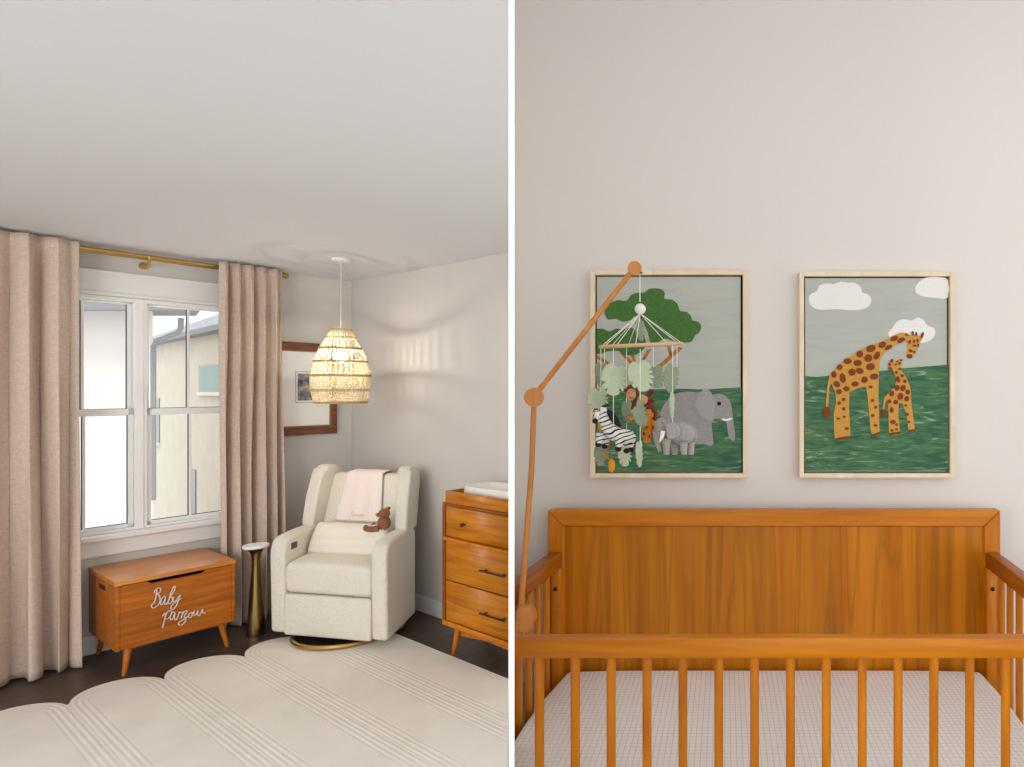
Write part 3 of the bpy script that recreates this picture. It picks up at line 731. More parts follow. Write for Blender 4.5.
# ================================================================ NURSERY SIDE (right)
# ---------------------------------------------------------------- crib
SHX = (774-CX)/F
YB = 2.2
cr0 = Vector((SHX*1.83, 1.83, 0))
crib = thing('crib', 'acorn brown wooden baby crib with slatted rails and solid back panel', 'crib', tuple(cr0))
def K(p): return Vector((p[0]+SHX*p[1], p[1], p[2]))-cr0
def kb(name, mb, m, parent=crib, **k): return build(name, mb.map(K), m, parent, **k)
HW = .816
bp_ = kb('back_panel', MB().box((-HW+.05, YB+.012, .45), (HW-.05, YB+.03, 1.10)), M['cribV'], smooth=False)
fw = .058; ZT_ = 1.142
kb('back_frame_rail', MB().prism([(-HW, YB-.0, ZT_), (HW, YB-.0, ZT_), (HW-fw, YB-.0, ZT_-fw), (-HW+fw, YB-.0, ZT_-fw)], (0, .045, 0), .003, 1), M['cribH'])
for s_ in (-1, 1):
    kb('back_post', MB().prism([(s_*HW, YB, ZT_-.0008), (s_*(HW-fw), YB, ZT_-fw-.0008), (s_*(HW-fw), YB, 0), (s_*HW, YB, 0)], (0, .045, 0), .003, 1), M['cribS'])
kb('back_frame_rail', MB().box((-HW+fw, YB, .36), (HW-fw, YB+.04, .45), .003), M['cribH'])
YF0, YF1, ZR, ZRb = 1.435, 1.467, .992, .944
kb('front_rail', MB().box((-HW, YF0, ZRb), (HW, YF1, ZR), .004, 2), M['cribH'])
kb('front_rail', MB().box((-HW, YF0, .30), (HW, YF1, .36), .004, 2), M['cribH'])
for i in range(-2, 17):
    px = 539.5+35.85*i
    x = (px-CX)/F*1.451-SHX*1.451
    if abs(x) > HW-.06: continue
    kb('slat', MB().tube([(x, 1.451, .35), (x, 1.451, ZRb+.004)], .0108, 14), M['cribS'])
for s_ in (-1, 1):
    xi, xo = .764, .808
    kb('side_rail', MB().box((s_*xi, YF1, .936), (s_*xo, YB, ZR), .004, 2), M['cribD'])
    kb('side_rail', MB().box((s_*xi, YF1, .30), (s_*xo, YB, .36), .004, 2), M['cribD'])
    kb('front_post', MB().box((s_*(HW-.05), YF0+.001, 0), (s_*HW, YF1+.02, ZR-.001), .004, 2), M['cribS'])
    pz = kb('side_post', MB().box((s_*.757, YB-.034, .0), (s_*.789, YB-.002, .94), .003, 2), M['cribS'])
    kb('bolt', MB().cyl((s_*.775, YB-.036, .870), (s_*.775, YB-.030, .870), .0075), M['black'], pz)
    for k in range(8):
        y = YB-.102-.0755*k
        if y < YF1+.05: break
        kb('slat', MB().tube([(s_*.782, y, .35), (s_*.782, y, .94)], .0112, 12), M['cribS'])
kb('mattress_support', MB().box((-.75, YF1+.005, .37), (.75, YB-.005, .39), .002), M['cribD'])
clip_tree(crib, PR0+pn*.002, tuple(-pn))
# mattress with checked sheet
sheet = bpy.data.materials.new('white_windowpane_sheet'); sheet.use_nodes = True; nt = sheet.node_tree; L = nt.links; B = nt.nodes['Principled BSDF']; B.inputs['Roughness'].default_value = .9
tc = nt.nodes.new('ShaderNodeTexCoord'); sp = nt.nodes.new('ShaderNodeSeparateXYZ'); L.new(tc.outputs['Object'], sp.inputs[0])
def stripe(o): return mth('LESS_THAN', mth('FRACT', mth('ADD', mth('DIVIDE', o, .0165), 100.0)), .12)
ln = mth('MAXIMUM', stripe(sp.outputs[0]), stripe(sp.outputs[1]))
r = nt.nodes.new('ShaderNodeMixRGB'); r.inputs[1].default_value = lin((250, 249, 248)); r.inputs[2].default_value = lin((220, 213, 206)); L.new(ln, r.inputs[0]); L.new(r.outputs[0], B.inputs['Base Color'])
mo = Vector((SHX*1.83, 1.83, .392))
mb = MB().box((-.752, YF1+.012, .392), (.752, YB-.004, .574), .02, 4)
bmesh.ops.subdivide_edges(mb.bm, edges=[e for e in mb.bm.edges if e.calc_length() > .3], cuts=10, use_grid_fill=True)
mb.map(lambda c: Vector((c.x*(1-.012*math.sin(9*c.y)*(c.z > .5)), c.y, c.z-(.006*(abs(c.x)/.75)**8 if c.z > .5 else 0))))
mt = build('crib_mattress', mb.map(lambda c: Vector((c.x+SHX*c.y, c.y, c.z))-mo), sheet, None, loc=tuple(mo), ang=60)
tag(mt, 'crib mattress in a white sheet with a fine grid pattern', 'mattress')
clip(mt, PR0+pn*.002, tuple(-pn))
# ---------------------------------------------------------------- the two felt pictures
def pic(name, label, x0, x1, y0, y1, group):
    YP = WR_Y-.046
    a = at(x0, y0, YP); b = at(x1, y1, YP)
    ctr = Vector(((a.x+b.x)/2, WR_Y, (a.z+b.z)/2))
    t = thing(name, label, 'picture', tuple(ctr), group=group)
    P = lambda px, py, dy=0.0: at(px, py, YP)-ctr+Vector((0, dy, 0))
    w = .017
    x0_, x1_, z1_, z0_ = a.x-ctr.x, b.x-ctr.x, a.z-ctr.z, b.z-ctr.z
    mb = MB()
    for q in (((x0_, z0_), (x0_+w, z1_)), ((x1_-w, z0_), (x1_, z1_)), ((x0_+w, z1_-w), (x1_-w, z1_)), ((x0_+w, z0_), (x1_-w, z0_+w))):
        mb.box((q[0][0], -.046, q[0][1]), (q[1][0], -.001, q[1][1]), .0015, 1)
    build('frame', mb, M['pine'], t, smooth=False)
    build('shadow_gap', MB().box((x0_+w, -.018, z0_+w), (x1_-w, -.002, z1_-w)), mat('dark_gap', (44, 38, 32), .9), t, smooth=False)
    g = .005
    build('canvas', MB().box((x0_+w+g, -.034, z0_+w+g), (x1_-w-g*1.6, -.016, z1_-w-g), .002, 1), M['canvas'], t, smooth=False)
    return t, P
def flat(t, P, name, pts, m, layer=0, th=.0025, parent=None):
    d = .0118-layer*.0026
    mb = MB().prism([P(x, y, d) for x, y in pts], (0, th, 0))
    return build(name, mb, m, parent or t, smooth=False)
def oval(cx, cy, rx, ry, rot=0, n=14): return [(cx+rx*math.cos(a)*math.cos(rot)-ry*math.sin(a)*math.sin(rot), cy+rx*math.cos(a)*math.sin(rot)+ry*math.sin(a)*math.cos(rot)) for a in [2*math.pi*k/n for k in range(n)]]
def puffy(pts, k=3): return smoothline(pts+[pts[0]], k)[:-1]
# picture 1: tree and elephant
t1, P1 = pic('framed_felt_picture', 'pine framed felt picture of a tree and grey elephant, behind the mobile', 590, 747.5, 270, 478, 'felt animal pictures')
q = lambda p: [(590+x*.1695, 270+y*.1695) for x, y in p]
x0c, x1c = 596.2, 741.5
gr = [(x0c, 389.2), (612, 389), (630, 388), (655, 389.2), (680, 388.6), (705, 389.5), (725, 388), (x1c, 387.2), (x1c, 471.5), (x0c, 471.5)]
flat(t1, P1, 'grass', gr, M['grass'])
for s_ in ([(170,488),(196,488),(282,572),(262,584)], [(236,500),(256,498),(272,546),(256,556)], [(334,470),(360,464),(322,530),(300,530)], [(520,452),(548,460),(412,582),(396,566)], [(452,448),(472,448),(484,500),(466,504)], [(38,500),(60,512),(136,560),(128,572),(38,524)]):
    flat(t1, P1, 'branch', q(s_), M['trunk'])
c1 = [(85,260),(88,215),(130,185),(170,175),(215,180),(240,145),(285,132),(320,130),(345,110),(380,106),(420,112),(440,135),(437,168),(480,172),(515,198),(530,240),(570,245),(598,275),(600,295),(640,305),(656,335),(640,372),(622,380),(600,418),(560,427),(500,420),(440,402),(400,425),(355,425),(340,370),(300,290),(260,270),(240,292),(190,303),(150,283),(105,290)]
flat(t1, P1, 'tree_crown', q(puffy(c1, 2)), M['tree'], 1)
c2 = [(38,345),(75,346),(110,362),(150,344),(195,348),(222,338),(260,345),(300,370),(325,410),(318,460),(270,497),(200,500),(165,475),(90,480),(38,492)]
flat(t1, P1, 'tree_crown', q(puffy(c2, 2)), M['tree'], 1)
e_ = lambda p: [(650+x*.1173, 380+y*.1173) for x, y in p]
eb = [(85,290),(100,240),(135,185),(185,135),(245,108),(320,100),(400,105),(450,100),(520,128),(560,118),(610,120),(655,145),(690,200),(703,280),(715,380),(726,460),(722,512),(700,518),(672,490),(662,430),(648,360),(600,335),(560,332),(530,348),(526,400),(535,480),(540,545),(505,566),(470,548),(420,550),(375,545),(330,520),(250,520),(230,420),(150,400),(105,345)]
flat(t1, P1, 'elephant', e_(puffy(eb, 2)), M['grey'], 1)
flat(t1, P1, 'elephant_ear', e_(puffy([(378,215),(400,150),(440,92),(475,76),(520,105),(548,170),(553,250),(548,325),(520,352),(455,325),(400,275)], 2)), mat('lighter_grey_felt', (164, 161, 160), .95), 2)
flat(t1, P1, 'elephant_eye', e_(oval(590, 202, 17, 17)), M['black'], 2)
flat(t1, P1, 'elephant_tusk', e_(puffy([(612,326),(650,333),(692,322),(698,336),(660,350),(620,345)], 2)), M['white'], 2)
# picture 2: giraffes
t2, P2 = pic('framed_felt_picture', 'pine framed felt picture of two spotted giraffes, right of the elephant one', 799.5, 955, 271.5, 478, 'felt animal pictures')
x0c, x1c = 805.6, 949.6
gr = [(x0c, 376), (818, 376.8), (830, 375.5), (850, 374), (880, 371), (905, 368), (925, 366.5), (x1c, 364.5), (x1c, 471.3), (x0c, 471.3)]
flat(t2, P2, 'grass', gr, M['grass'])
c_ = lambda p: [(790+x*.3, 260+y*.3) for x, y in p]
for cl in ([(64,125),(72,110),(92,102),(98,84),(125,76),(150,78),(170,70),(196,74),(218,74),(240,90),(242,106),(262,112),(274,130),(266,152),(240,164),(200,166),(160,162),(120,165),(84,160),(68,145)],
           [(420,92),(432,72),(452,58),(480,54),(510,56),(531,66),(531,124),(490,124),(450,120),(426,110)],
           [(330,240),(345,225),(358,205),(380,196),(410,200),(428,190),(448,198),(462,218),(484,226),(488,246),(470,268),(440,275),(400,262),(360,262),(335,258)]):
    flat(t2, P2, 'cloud', c_(puffy(cl, 2)), M['cloud'], 0)
g_ = lambda p: [(815+x*.1696, 320+y*.1696) for x, y in p]
big = [(90,325),(130,278),(200,222),(270,172),(330,147),(400,125),(460,92),(510,72),(548,76),(570,88),(600,85),(628,96),(648,70),(642,104),(625,128),(614,168),(594,196),(580,222),(562,229),(545,216),(548,182),(552,140),(540,118),(500,138),(450,166),(412,196),(388,232),(380,320),(378,450),(385,668),(342,686),(330,640),(320,520),(306,392),(250,404),(205,427),(204,520),(213,690),(165,704),(120,712),(114,620),(112,560),(127,490),(124,430),(104,385),(98,372),(88,400),(80,512),(66,512),(74,400),(84,345)]
gA = flat(t2, P2, 'giraffe', g_(big), M['gir'], 1)
baby = [(440,242),(455,232),(462,248),(480,240),(500,228),(524,232),(516,262),(506,282),(520,305),(545,342),(566,392),(570,450),(582,560),(595,655),(556,655),(545,560),(520,492),(498,490),(496,560),(506,668),(474,676),(440,672),(438,560),(434,500),(424,470),(412,530),(402,526),(412,460),(440,428),(475,395),(486,350),(462,292),(436,288)]
gB = flat(t2, P2, 'young_giraffe', g_(baby), M['gir'], 1)
sp_ = [(472,108,24,14,-.4),(512,118,24,14,-.5),(400,145,24,18,-.5),(437,160,24,13,-.5),(333,167,29,21,-.3),(368,209,17,26,.5),(267,200,20,21,0),(317,224,24,23,0),(195,242,25,17,0),(254,252,25,18,0),(330,275,27,21,-.2),(148,278,17,17,0),(114,321,16,21,0),(166,342,18,30,-.2),(221,307,21,22,.5),(267,299,24,18,.2),(352,333,25,18,-.1),(131,378,22,17,.6),(295,352,19,20,.3),(239,377,22,15,-.1),(144,423,17,16,0),(188,405,19,16,0),(172,468,12,10,0),(145,490,10,10,0),(172,524,10,11,0),(174,571,9,7,0),(140,582,11,7,0),(190,640,12,9,0),(331,394,11,9,0),(342,475,10,9,0),(361,514,8,10,0),(344,563,10,9,0),(361,622,10,8,0),
       (545,88,12,6,.5),(580,78,7,14,0),(601,82,6,13,0),(636,88,8,18,.4),(562,128,8,12,.3),(588,125,6,12,.2),(610,120,6,12,0),(590,150,12,6,.2),(612,148,6,10,0),(568,180,12,8,.3),(590,188,8,6,0),(562,213,17,13,.1),
       (484,309,8,9,0),(518,328,11,9,.3),(494,350,11,20,-.2),(534,361,10,10,0),(487,400,15,18,0),(523,401,16,19,.3),(456,434,14,18,.2),(507,450,17,21,.2),(550,425,13,15,0),(545,464,14,17,.3),(442,481,12,13,0),(480,484,14,14,0),(456,531,11,17,0),(540,504,8,8,0),(549,556,9,9,0),(558,602,7,8,0),(463,602,17,12,0),(485,617,8,8,0),(458,652,8,8,0),(484,645,7,8,0),(504,288,9,7,0),(457,240,9,12,.4),(444,262,8,8,0),(446,285,12,8,0),(480,262,9,5,-.5),(502,255,9,6,-.6),(490,244,8,5,-.4),(512,236,8,5,-.3)]
for i, a in enumerate(sp_):
    flat(t2, P2, 'spot', g_(oval(*a, n=12)), M['spot'], 2, .0022, gB if i >= 44 else gA)
for k, pp in enumerate(([(120,712),(124,698),(166,690),(213,684),(214,694),(166,706)], [(336,676),(384,660),(386,670),(342,688)], [(440,668),(506,658),(508,668),(442,680)], [(556,648),(594,644),(596,656),(558,658)])):
    flat(t2, P2, 'hoof', g_(pp), M['spot'], 2, .0022, gB if k > 1 else gA)
flat(t2, P2, 'tail_tuft', g_(oval(70, 546, 21, 35)), M['spot'], 2, .0022, gA); flat(t2, P2, 'tail_tuft', g_(oval(408, 549, 16, 23, .2)), M['spot'], 2, .0022, gB)
# ---------------------------------------------------------------- mobile arm and hanging mobile
MY = 1.80
ma = thing('mobile_arm', 'jointed beech wood mobile arm clamped to the left crib rail', 'mobile arm', tuple(at(522, 620, MY)))
O1 = at(522, 620, MY)
Q = lambda px, py, dy=0.0: at(px, py, MY+dy)-O1
build('post', MB().tube([Q(520.5, 612), Q(533.2, 400)][:1]+[Q(521.5, 600), Q(531.5, 470), Q(534.0, 404)], [.0092, .0088, .008, .0078], 14), M['beech'], ma)
build('arm', MB().tube([Q(536, 394), Q(632, 271)], [.0078, .0078], 14), M['beech'], ma)
build('joint_knob', MB().cyl(Q(534, 397.3, -.016), Q(534, 397.3, .014), .0282, n=32), M['beech'], ma)
build('joint_knob', MB().cyl(Q(634.6, 268.2, -.014), Q(634.6, 268.2, .012), .0206, n=32), M['beech'], ma)
kk = [(516, 632.5), (515.6, 612), (519, 607), (527, 607.5), (531.5, 614), (533, 620), (530.5, 628), (527, 633)]
build('clamp', MB().prism([Q(x, y, -.02) for x, y in kk], (0, .045, 0), .004, 2), M['beech'], ma)
build('clamp_jaw', MB().box(Q(515.2, 621, -.024), Q(524, 634, .03), .003), M['beech'], ma)
clip_tree(ma, PR0+pn*.002, tuple(-pn))
O2 = at(640, 300, MY)
mo_ = thing('hanging_mobile', 'felt safari mobile with leaves and plush animals hanging before the elephant picture', 'baby mobile', tuple(O2))
R = lambda px, py, dy=0.0: at(px, py, MY+dy)-O2
sc = F/MY
build('suspension_cord', MB().tube([R(639.8, 274), R(640, 302)], .0016, 6), M['string'], mo_)
build('metal_hook', MB().cyl(R(638.6, 273, -.004), R(642.4, 272.6, -.004), .003, n=8), M['bronze'], mo_)
build('felt_ball', MB().ell(R(640.2, 309), 5.5/sc, n=24, m=14), M['cloud'], mo_)
RR = 40.5/sc; tilt = .043
hc = R(641.6, 345.2)
def hoop(a): return hc+Vector((RR*math.cos(a), RR*math.sin(a), tilt*RR*math.cos(a)+.073*RR*math.sin(a)))
build('wooden_hoop', MB().tube([hoop(2*math.pi*k/64) for k in range(64)], .0052, 8, closed=True), mat('pale_hoop', (216, 176, 130), .5), mo_)
AN = [math.pi+.05, math.pi+.62, math.pi+1.08, math.pi-.55, math.pi*1.5+.0, math.pi*.5+.5, math.pi*.5-.6, .12, -.35]
def hdy(px, far):
    c = max(-1, min(1, (px-641.6)/40.5)); d = RR*math.sqrt(max(0, 1-c*c)); d = d if far else -d
    return d
for k, a in enumerate(AN):
    p = hoop(a); build('top_string', MB().tube([R(640.2, 313.5), p], .0011, 5), M['string'], mo_)
# leaves: (px, py, size px, dy, material, tilt, wing) hang on strings from the hoop
def leaf_shape(sz, rot, notch=True):
    pts = []
    n = 132
    for k in range(n):
        a = 2*math.pi*k/n
        r = 1.0-.16*math.cos(a)+.18*abs(math.sin(a))
        r *= (1-.34*math.exp(-((a-math.pi/2)/.28)**2))                 # heart cleft at the stalk
        if notch:
            for c in (.25, 2*math.pi-.2, 2*math.pi-.65, 2*math.pi-1.1):
                d = a-c
                r *= 1-.5*math.exp(-(d/.085)**2)
            for c in (3.5, 4.0):
                r *= 1-.30*math.exp(-((a-c)/.07)**2)
        x, z = r*math.cos(a)*.92, r*math.sin(a)
        if z < 0: z *= 1.12
        pts.append((x*math.cos(rot)-z*math.sin(rot), x*math.sin(rot)+z*math.cos(rot)))
    return [(x*sz, z*sz) for x, z in pts]
def leaf(px, py, szp, dy, m, rot, yaw=0.0):
    c = R(px, py, dy); sz = szp/sc
    pts = [c+Vector((x*math.cos(yaw), x*math.sin(yaw), z)) for x, z in leaf_shape(sz, rot)]
    n = len(pts); mb = MB(); e = Vector((-math.sin(yaw), math.cos(yaw), 0))*.003
    cen = c+Vector((0, 0, 0))
    vs, fs = mb._add([cen]+pts+[cen+e]+[p+e for p in pts], [(0, i+1, (i+1) % n+1) for i in range(n)]+[(n+1, n+2+(i+1) % n, n+2+i) for i in range(n)]+[(i+1, n+2+i, n+2+(i+1) % n, (i+1) % n+1) for i in range(n)])
    l = build('felt_leaf', mb, m, mo_, smooth=False)
    for tx, tz in ((.0, .8),):
        pass
    return l
LV = [(642.5, 374, 10.5, -.125, 'leafA', .25, .1), (616.5, 378, 11.0, -.07, 'leafA', -.1, .3), (657, 375, 9, .09, 'leafB', .3, .4), (673, 377.5, 10, -.01, 'leafB', -.2, 1.0), (629, 375, 9.5, .07, 'leafA', .2, -.5), (602.5, 373, 9, .05, 'leafB', .1, 1.1), (599.5, 399, 9.5, -.01, 'leafA', .1, .5), (641, 329, 8, .12, 'leafB', .2, 1.1),
      (628.5, 410, 9, .05, 'leafB', .3, 1.15), (641, 412, 10, -.03, 'leafB', .9, 1.2), (640.3, 452, 9, -.12, 'leafA', .2, 1.42), (602, 453, 8.5, .06, 'leafB', 0, 1.0), (626, 454, 8.5, .02, 'leafA', .1, .9), (673, 404, 9, .0, 'leafA', 0, 1.45)]
for a in LV: leaf(a[0], a[1], a[2]*1.16, (hdy(a[0], a[3] > 0) if a[7:] == () else a[3]), M[a[4]], a[5], a[6])
# drop strings
for px, y0, y1, dy in ((600.8, 347, 392, -.01), (604.5, 347, 366, .05), (613.4, 348, 430, -.07), (626.5, 348, 445, .02), (640.2, 349, 448, -.127), (653.5, 346, 370, .09), (672.6, 344, 428, -.02), (677, 344, 370, .02)):
    dy = hdy(px, dy > 0)
    build('drop_string', MB().tube([R(px, y0, dy), R(px, y1, dy)], .0011, 5), M['string'], mo_)
# plush zebra  (z1: px = 588+zx*.1303, py = 375+zy*.1303)
z1 = lambda zx, zy, dy=0.0: R(588+zx*.1303, 375+zy*.1303, dy)
g = .1303/sc
def roty(a): return Matrix.Rotation(a, 3, 'Y')
DZ = -.06
stripe_m = bpy.data.materials.new('zebra_felt'); stripe_m.use_nodes = True; nt = stripe_m.node_tree; L = nt.links; B = nt.nodes['Principled BSDF']; B.inputs['Roughness'].default_value = .95
tc = nt.nodes.new('ShaderNodeTexCoord'); mp = nt.nodes.new('ShaderNodeMapping'); mp.inputs['Rotation'].default_value = (0, .35, 0); L.new(tc.outputs['Object'], mp.inputs['Vector'])
nz = nt.nodes.new('ShaderNodeTexWave'); nz.wave_type = 'BANDS'; nz.bands_direction = 'Z'; nz.inputs['Scale'].default_value = 26; nz.inputs['Distortion'].default_value = 3.5; nz.inputs['Detail'].default_value = 1.5; nz.inputs['Detail Scale'].default_value = 1.2
L.new(mp.outputs['Vector'], nz.inputs['Vector'])
r = nt.nodes.new('ShaderNodeValToRGB'); r.color_ramp.interpolation = 'CONSTANT'; e = r.color_ramp.elements; e[0].position = 0; e[0].color = lin((34, 30, 30)); e[1].position = .2; e[1].color = lin((232, 230, 224))
L.new(nz.outputs['Fac'], r.inputs['Fac']); L.new(r.outputs['Color'], B.inputs['Base Color'])
mb = MB()
mb.tube([z1(85,335,DZ), z1(115,350,DZ), z1(150,400,DZ), z1(200,450,DZ), z1(260,470,DZ), z1(320,480,DZ), z1(350,500,DZ)], [g*22, g*30, g*52, g*58, g*56, g*58, g*36], 14)
mb.tube([z1(120,262,DZ), z1(115,300,DZ), z1(130,350,DZ), z1(165,420,DZ)], [g*20, g*34, g*40, g*54], 14)
for lx, ly, dd in ((85,470,-.014), (130,480,.014), (235,500,-.014), (320,500,.014)):
    mb.tube([z1(lx+15,ly-20,DZ+dd), z1(lx,ly+50,DZ+dd)], [g*34, g*26], 10)
build('zebra', mb, stripe_m, mo_, ang=70)
build('zebra_head', MB().ell(z1(88, 315, DZ), (g*42, g*26, g*30), roty(.6)).ell(z1(120, 275, DZ), (g*26, g*22, g*34), roty(-.5)), M['white'], mo_)
mb = MB()
for lx, ly, dd in ((80,532,-.014), (128,546,.014), (232,568,-.014), (295,582,.0), (328,575,.018)): mb.ell(z1(lx, ly, DZ+dd), (g*24, g*24, g*20))
build('zebra_hoof', mb, M['black'], mo_)
build('zebra_muzzle', MB().ell(z1(52, 352, DZ), (g*20, g*20, g*20)), M['black'], mo_)
mb = MB().tube([z1(145,275,DZ), z1(175,300,DZ), z1(205,345,DZ), z1(250,395,DZ)], [g*12, g*26, g*30, g*10], 10)
mb.tube([z1(85,275,DZ), z1(120,240,DZ), z1(160,232,DZ)], [g*6, g*12, g*6], 8).tube([z1(70,300,DZ), z1(50,300,DZ), z1(35,325,DZ)], [g*5, g*5, g*3], 6).tube([z1(75,262,DZ), z1(50,262,DZ), z1(38,285,DZ)], [g*5, g*5, g*3], 6)
build('zebra_mane', mb, M['black'], mo_)
# plush monkey
DM = -.0
mb = MB().ell(z1(335, 125, DM), (g*50, g*40, g*52)).ell(z1(292, 118, DM), (g*14, g*8, g*18)).ell(z1(378, 150, DM), (g*12, g*8, g*14))
mb.ell(z1(415, 200, DM+.012), (g*55, g*34, g*42), roty(-.2))
mb.tube([z1(455,165,DM), z1(480,135,DM), z1(495,120,DM)], [g*18, g*17, g*20], 10)
mb.tube([z1(450,215,DM), z1(485,200,DM), z1(502,190,DM)], [g*20, g*17, g*20], 10)
mb.tube([z1(440,240,DM), z1(490,245,DM), z1(520,290,DM), z1(515,350,DM)], [g*24, g*20, g*18, g*14], 10)
mb.tube([z1(370,180,DM), z1(350,230,DM), z1(345,270,DM)], [g*18, g*15, g*14], 10)
build('monkey', mb, M['monkey'], mo_)
build('monkey_face', MB().ell(z1(330, 150, DM-.014), (g*38, g*16, g*46), roty(.25)).ell(z1(420, 190, DM-.012), (g*40, g*20, g*38)).ell(z1(340, 280, DM-.01), (g*14, g*10, g*16)), M['tan'], mo_)
mb = MB().ell(z1(312, 138, DM-.03), g*4.5, n=8, m=6).ell(z1(345, 128, DM-.03), g*4.5, n=8, m=6); mb.tube([z1(318,170,DM-.031), z1(334,178,DM-.032), z1(348,168,DM-.031)], g*2.5, 6)
build('monkey_eye', mb, M['black'], mo_)
build('banana', MB().tube([z1(300,320,DM), z1(330,340,DM), z1(365,325,DM)], [g*6, g*13, g*5], 8), M['mustard'], mo_)
# plush giraffe seen behind
DG = .09
mb = MB().tube([z1(452,260,DG), z1(452,330,DG), z1(455,420,DG), z1(452,520,DG)], [g*34, g*42, g*44, g*30], 12)
mb.tube([z1(480,300,DG), z1(505,380,DG), z1(540,460,DG), z1(560,530,DG)], [g*20, g*34, g*40, g*26], 12)
build('giraffe_toy', mb, mat('orange_ochre_felt', (206, 134, 40), .95, noise=.08, nscale=90), mo_)
mb = MB()
for zx, zy in ((446,335),(450,402),(428,450),(500,330),(470,470),(498,400),(440,290)): mb.ell(z1(zx, zy, DG-.0165-.003), (g*9, g*8, g*13), n=8, m=6)
build('giraffe_toy_spot', mb, M['monkey'], mo_)
build('giraffe_ear', MB().tube([z1(90,355,DG), z1(92,400,DG), z1(98,430,DG)], [g*12, g*16, g*8], 8), M['mustard'], mo_)
build('tail_cord', MB().tube([z1(165,520,-.03), z1(150,580,-.03), z1(145,630,-.03), z1(165,650,-.03)], g*8, 6), M['trunk'], mo_)
build('tail_tuft', MB().ell(z1(182, 695, -.03), (g*27, g*14, g*52)), M['mustard'], mo_)
# plush elephant  (z2: px = 650+zx*.1173, py = 380+zy*.1173)
z2 = lambda zx, zy, dy=0.0: R(650+zx*.1173, 380+zy*.1173, dy)
h = .1173/sc; DE = -.045
mb = MB().ell(z2(265, 455, DE), (h*125, h*66, h*98), roty(.08), 20, 14)
mb.ell(z2(108, 402, DE), (h*68, h*52, h*82), roty(-.2), 18, 12)
mb.tube([z2(58,440,DE), z2(60,500,DE), z2(75,560,DE), z2(88,610,DE)], [h*34, h*30, h*25, h*18], 12)
for lx, dd, top in ((145, -.022, 500), (205, .018, 520), (285, -.022, 530), (345, .012, 530)):
    mb.tube([z2(lx+(0 if lx < 250 else 2), top, DE+dd), z2(lx+(4 if lx > 180 else -4), 600, DE+dd), z2(lx+(6 if lx > 180 else -6), 636, DE+dd)], [h*36, h*28, h*24], 12)
mb.tube([z2(380,400,DE), z2(396,450,DE), z2(388,520,DE)], [h*10, h*7, h*10], 8)
build('elephant_toy', mb, M['greyP'], mo_)
build('elephant_toy_ear', MB().prism([z2(x, y, DE-.037) for x, y in puffy([(135,380),(180,360),(235,380),(258,430),(245,480),(200,508),(160,505),(140,470)], 3)], (0, .008, 0), .002, 1), M['greyP'], mo_)
build('elephant_toy_tusk', MB().tube([z2(112,435,DE-.04), z2(100,490,DE-.042), z2(78,532,DE-.042)], [h*20, h*15, h*4], 10), M['white'], mo_)
build('elephant_toy_eye', MB().ell(z2(105, 365, DE-.034), h*6, n=8, m=6), mat('soft_grey_eye', (90, 86, 86), .8), mo_)
# ================================================================ outside the window
stucco = mat('cream_stucco', (218, 214, 207), .9, noise=.03, nscale=3)
stuccoB = mat('beige_stucco', (204, 196, 179), .9, noise=.05, nscale=2)
fascia = mat('grey_fascia', (128, 130, 132), .6)
snow = bpy.data.materials.new('snowy_shingles'); snow.use_nodes = True; nt = snow.node_tree; L = nt.links; B = nt.nodes['Principled BSDF']; B.inputs['Roughness'].default_value = .8
tc = nt.nodes.new('ShaderNodeTexCoord'); nz = nt.nodes.new('ShaderNodeTexWave'); nz.bands_direction = 'Z'; nz.inputs['Scale'].default_value = 1.9; nz.inputs['Distortion'].default_value = .6; L.new(tc.outputs['Object'], nz.inputs['Vector'])
r = nt.nodes.new('ShaderNodeValToRGB'); e = r.color_ramp.elements; e[0].position = .15; e[0].color = lin((70, 78, 90)); e[1].position = .4; e[1].color = lin((172, 177, 184))
L.new(nz.outputs['Fac'], r.inputs['Fac']); L.new(r.outputs['Color'], B.inputs['Base Color'])
ha = thing('neighbour_house', 'pale stucco house wall with snowy eave right outside the left window', 'house', (-11, 9.4, -3))
Oa = Vector((-11, 9.4, -3))
xr = (152-CX)/F*9.0
def slabA(y0, y1, z0, z1, xk, xe=0):
    # the end of this house recedes obliquely
    return MB().prism([Vector(p)-Oa for p in ((-22, y0, z0), (xk*y0, y0, z0), (xk*y1-.4*(y1-y0)/4, y1, z0), (-22, y1, z0))], (0, 0, z1-z0))
kA = (153-CX)/F; kE = (203-CX)/F
build('house_wall', slabA(9, 13, -3, 2.80, kA), stucco, ha, smooth=False)
build('eave', slabA(8.55, 9.6, 2.74, 2.80, kE), fascia, ha, smooth=False)
build('gutter', slabA(8.44, 8.56, 2.69, 2.80, kE), fascia, ha)
build('roof', MB().prism([Vector(p)-Oa for p in ((-22, 8.5, 2.80), (kE*8.5, 8.5, 2.80), (kE*8.5-2.6, 12.0, 3.2), (-22, 12, 3.2))], (0, 0, .07)), snow, ha, smooth=False)
dsx = lambda px, py, Y: at(px, py, Y)-Oa
build('downspout', MB().tube([dsx(181, 318, 8.7), dsx(180.5, 329, 8.7), dsx(177, 333, 8.8), dsx(157, 341, 8.95), dsx(153.5, 346, 8.98), dsx(153.3, 500, 8.98)], .035, 8), fascia, ha)
hb0 = at(150, 345, 22.0); hb1 = at(300, 314, 13.03); 
Ob = Vector((hb1.x, hb1.y, -3)); zE = H+1.622
hbw = thing('neighbour_house', 'beige house with snow covered roof and teal window beyond the right window', 'house', tuple(Ob))
dB = (Vector((hb1.x, hb1.y, 0))-Vector((hb0.x, hb0.y, 0))); dBn = dB.normalized(); nB = Vector((dBn.y, -dBn.x, 0))
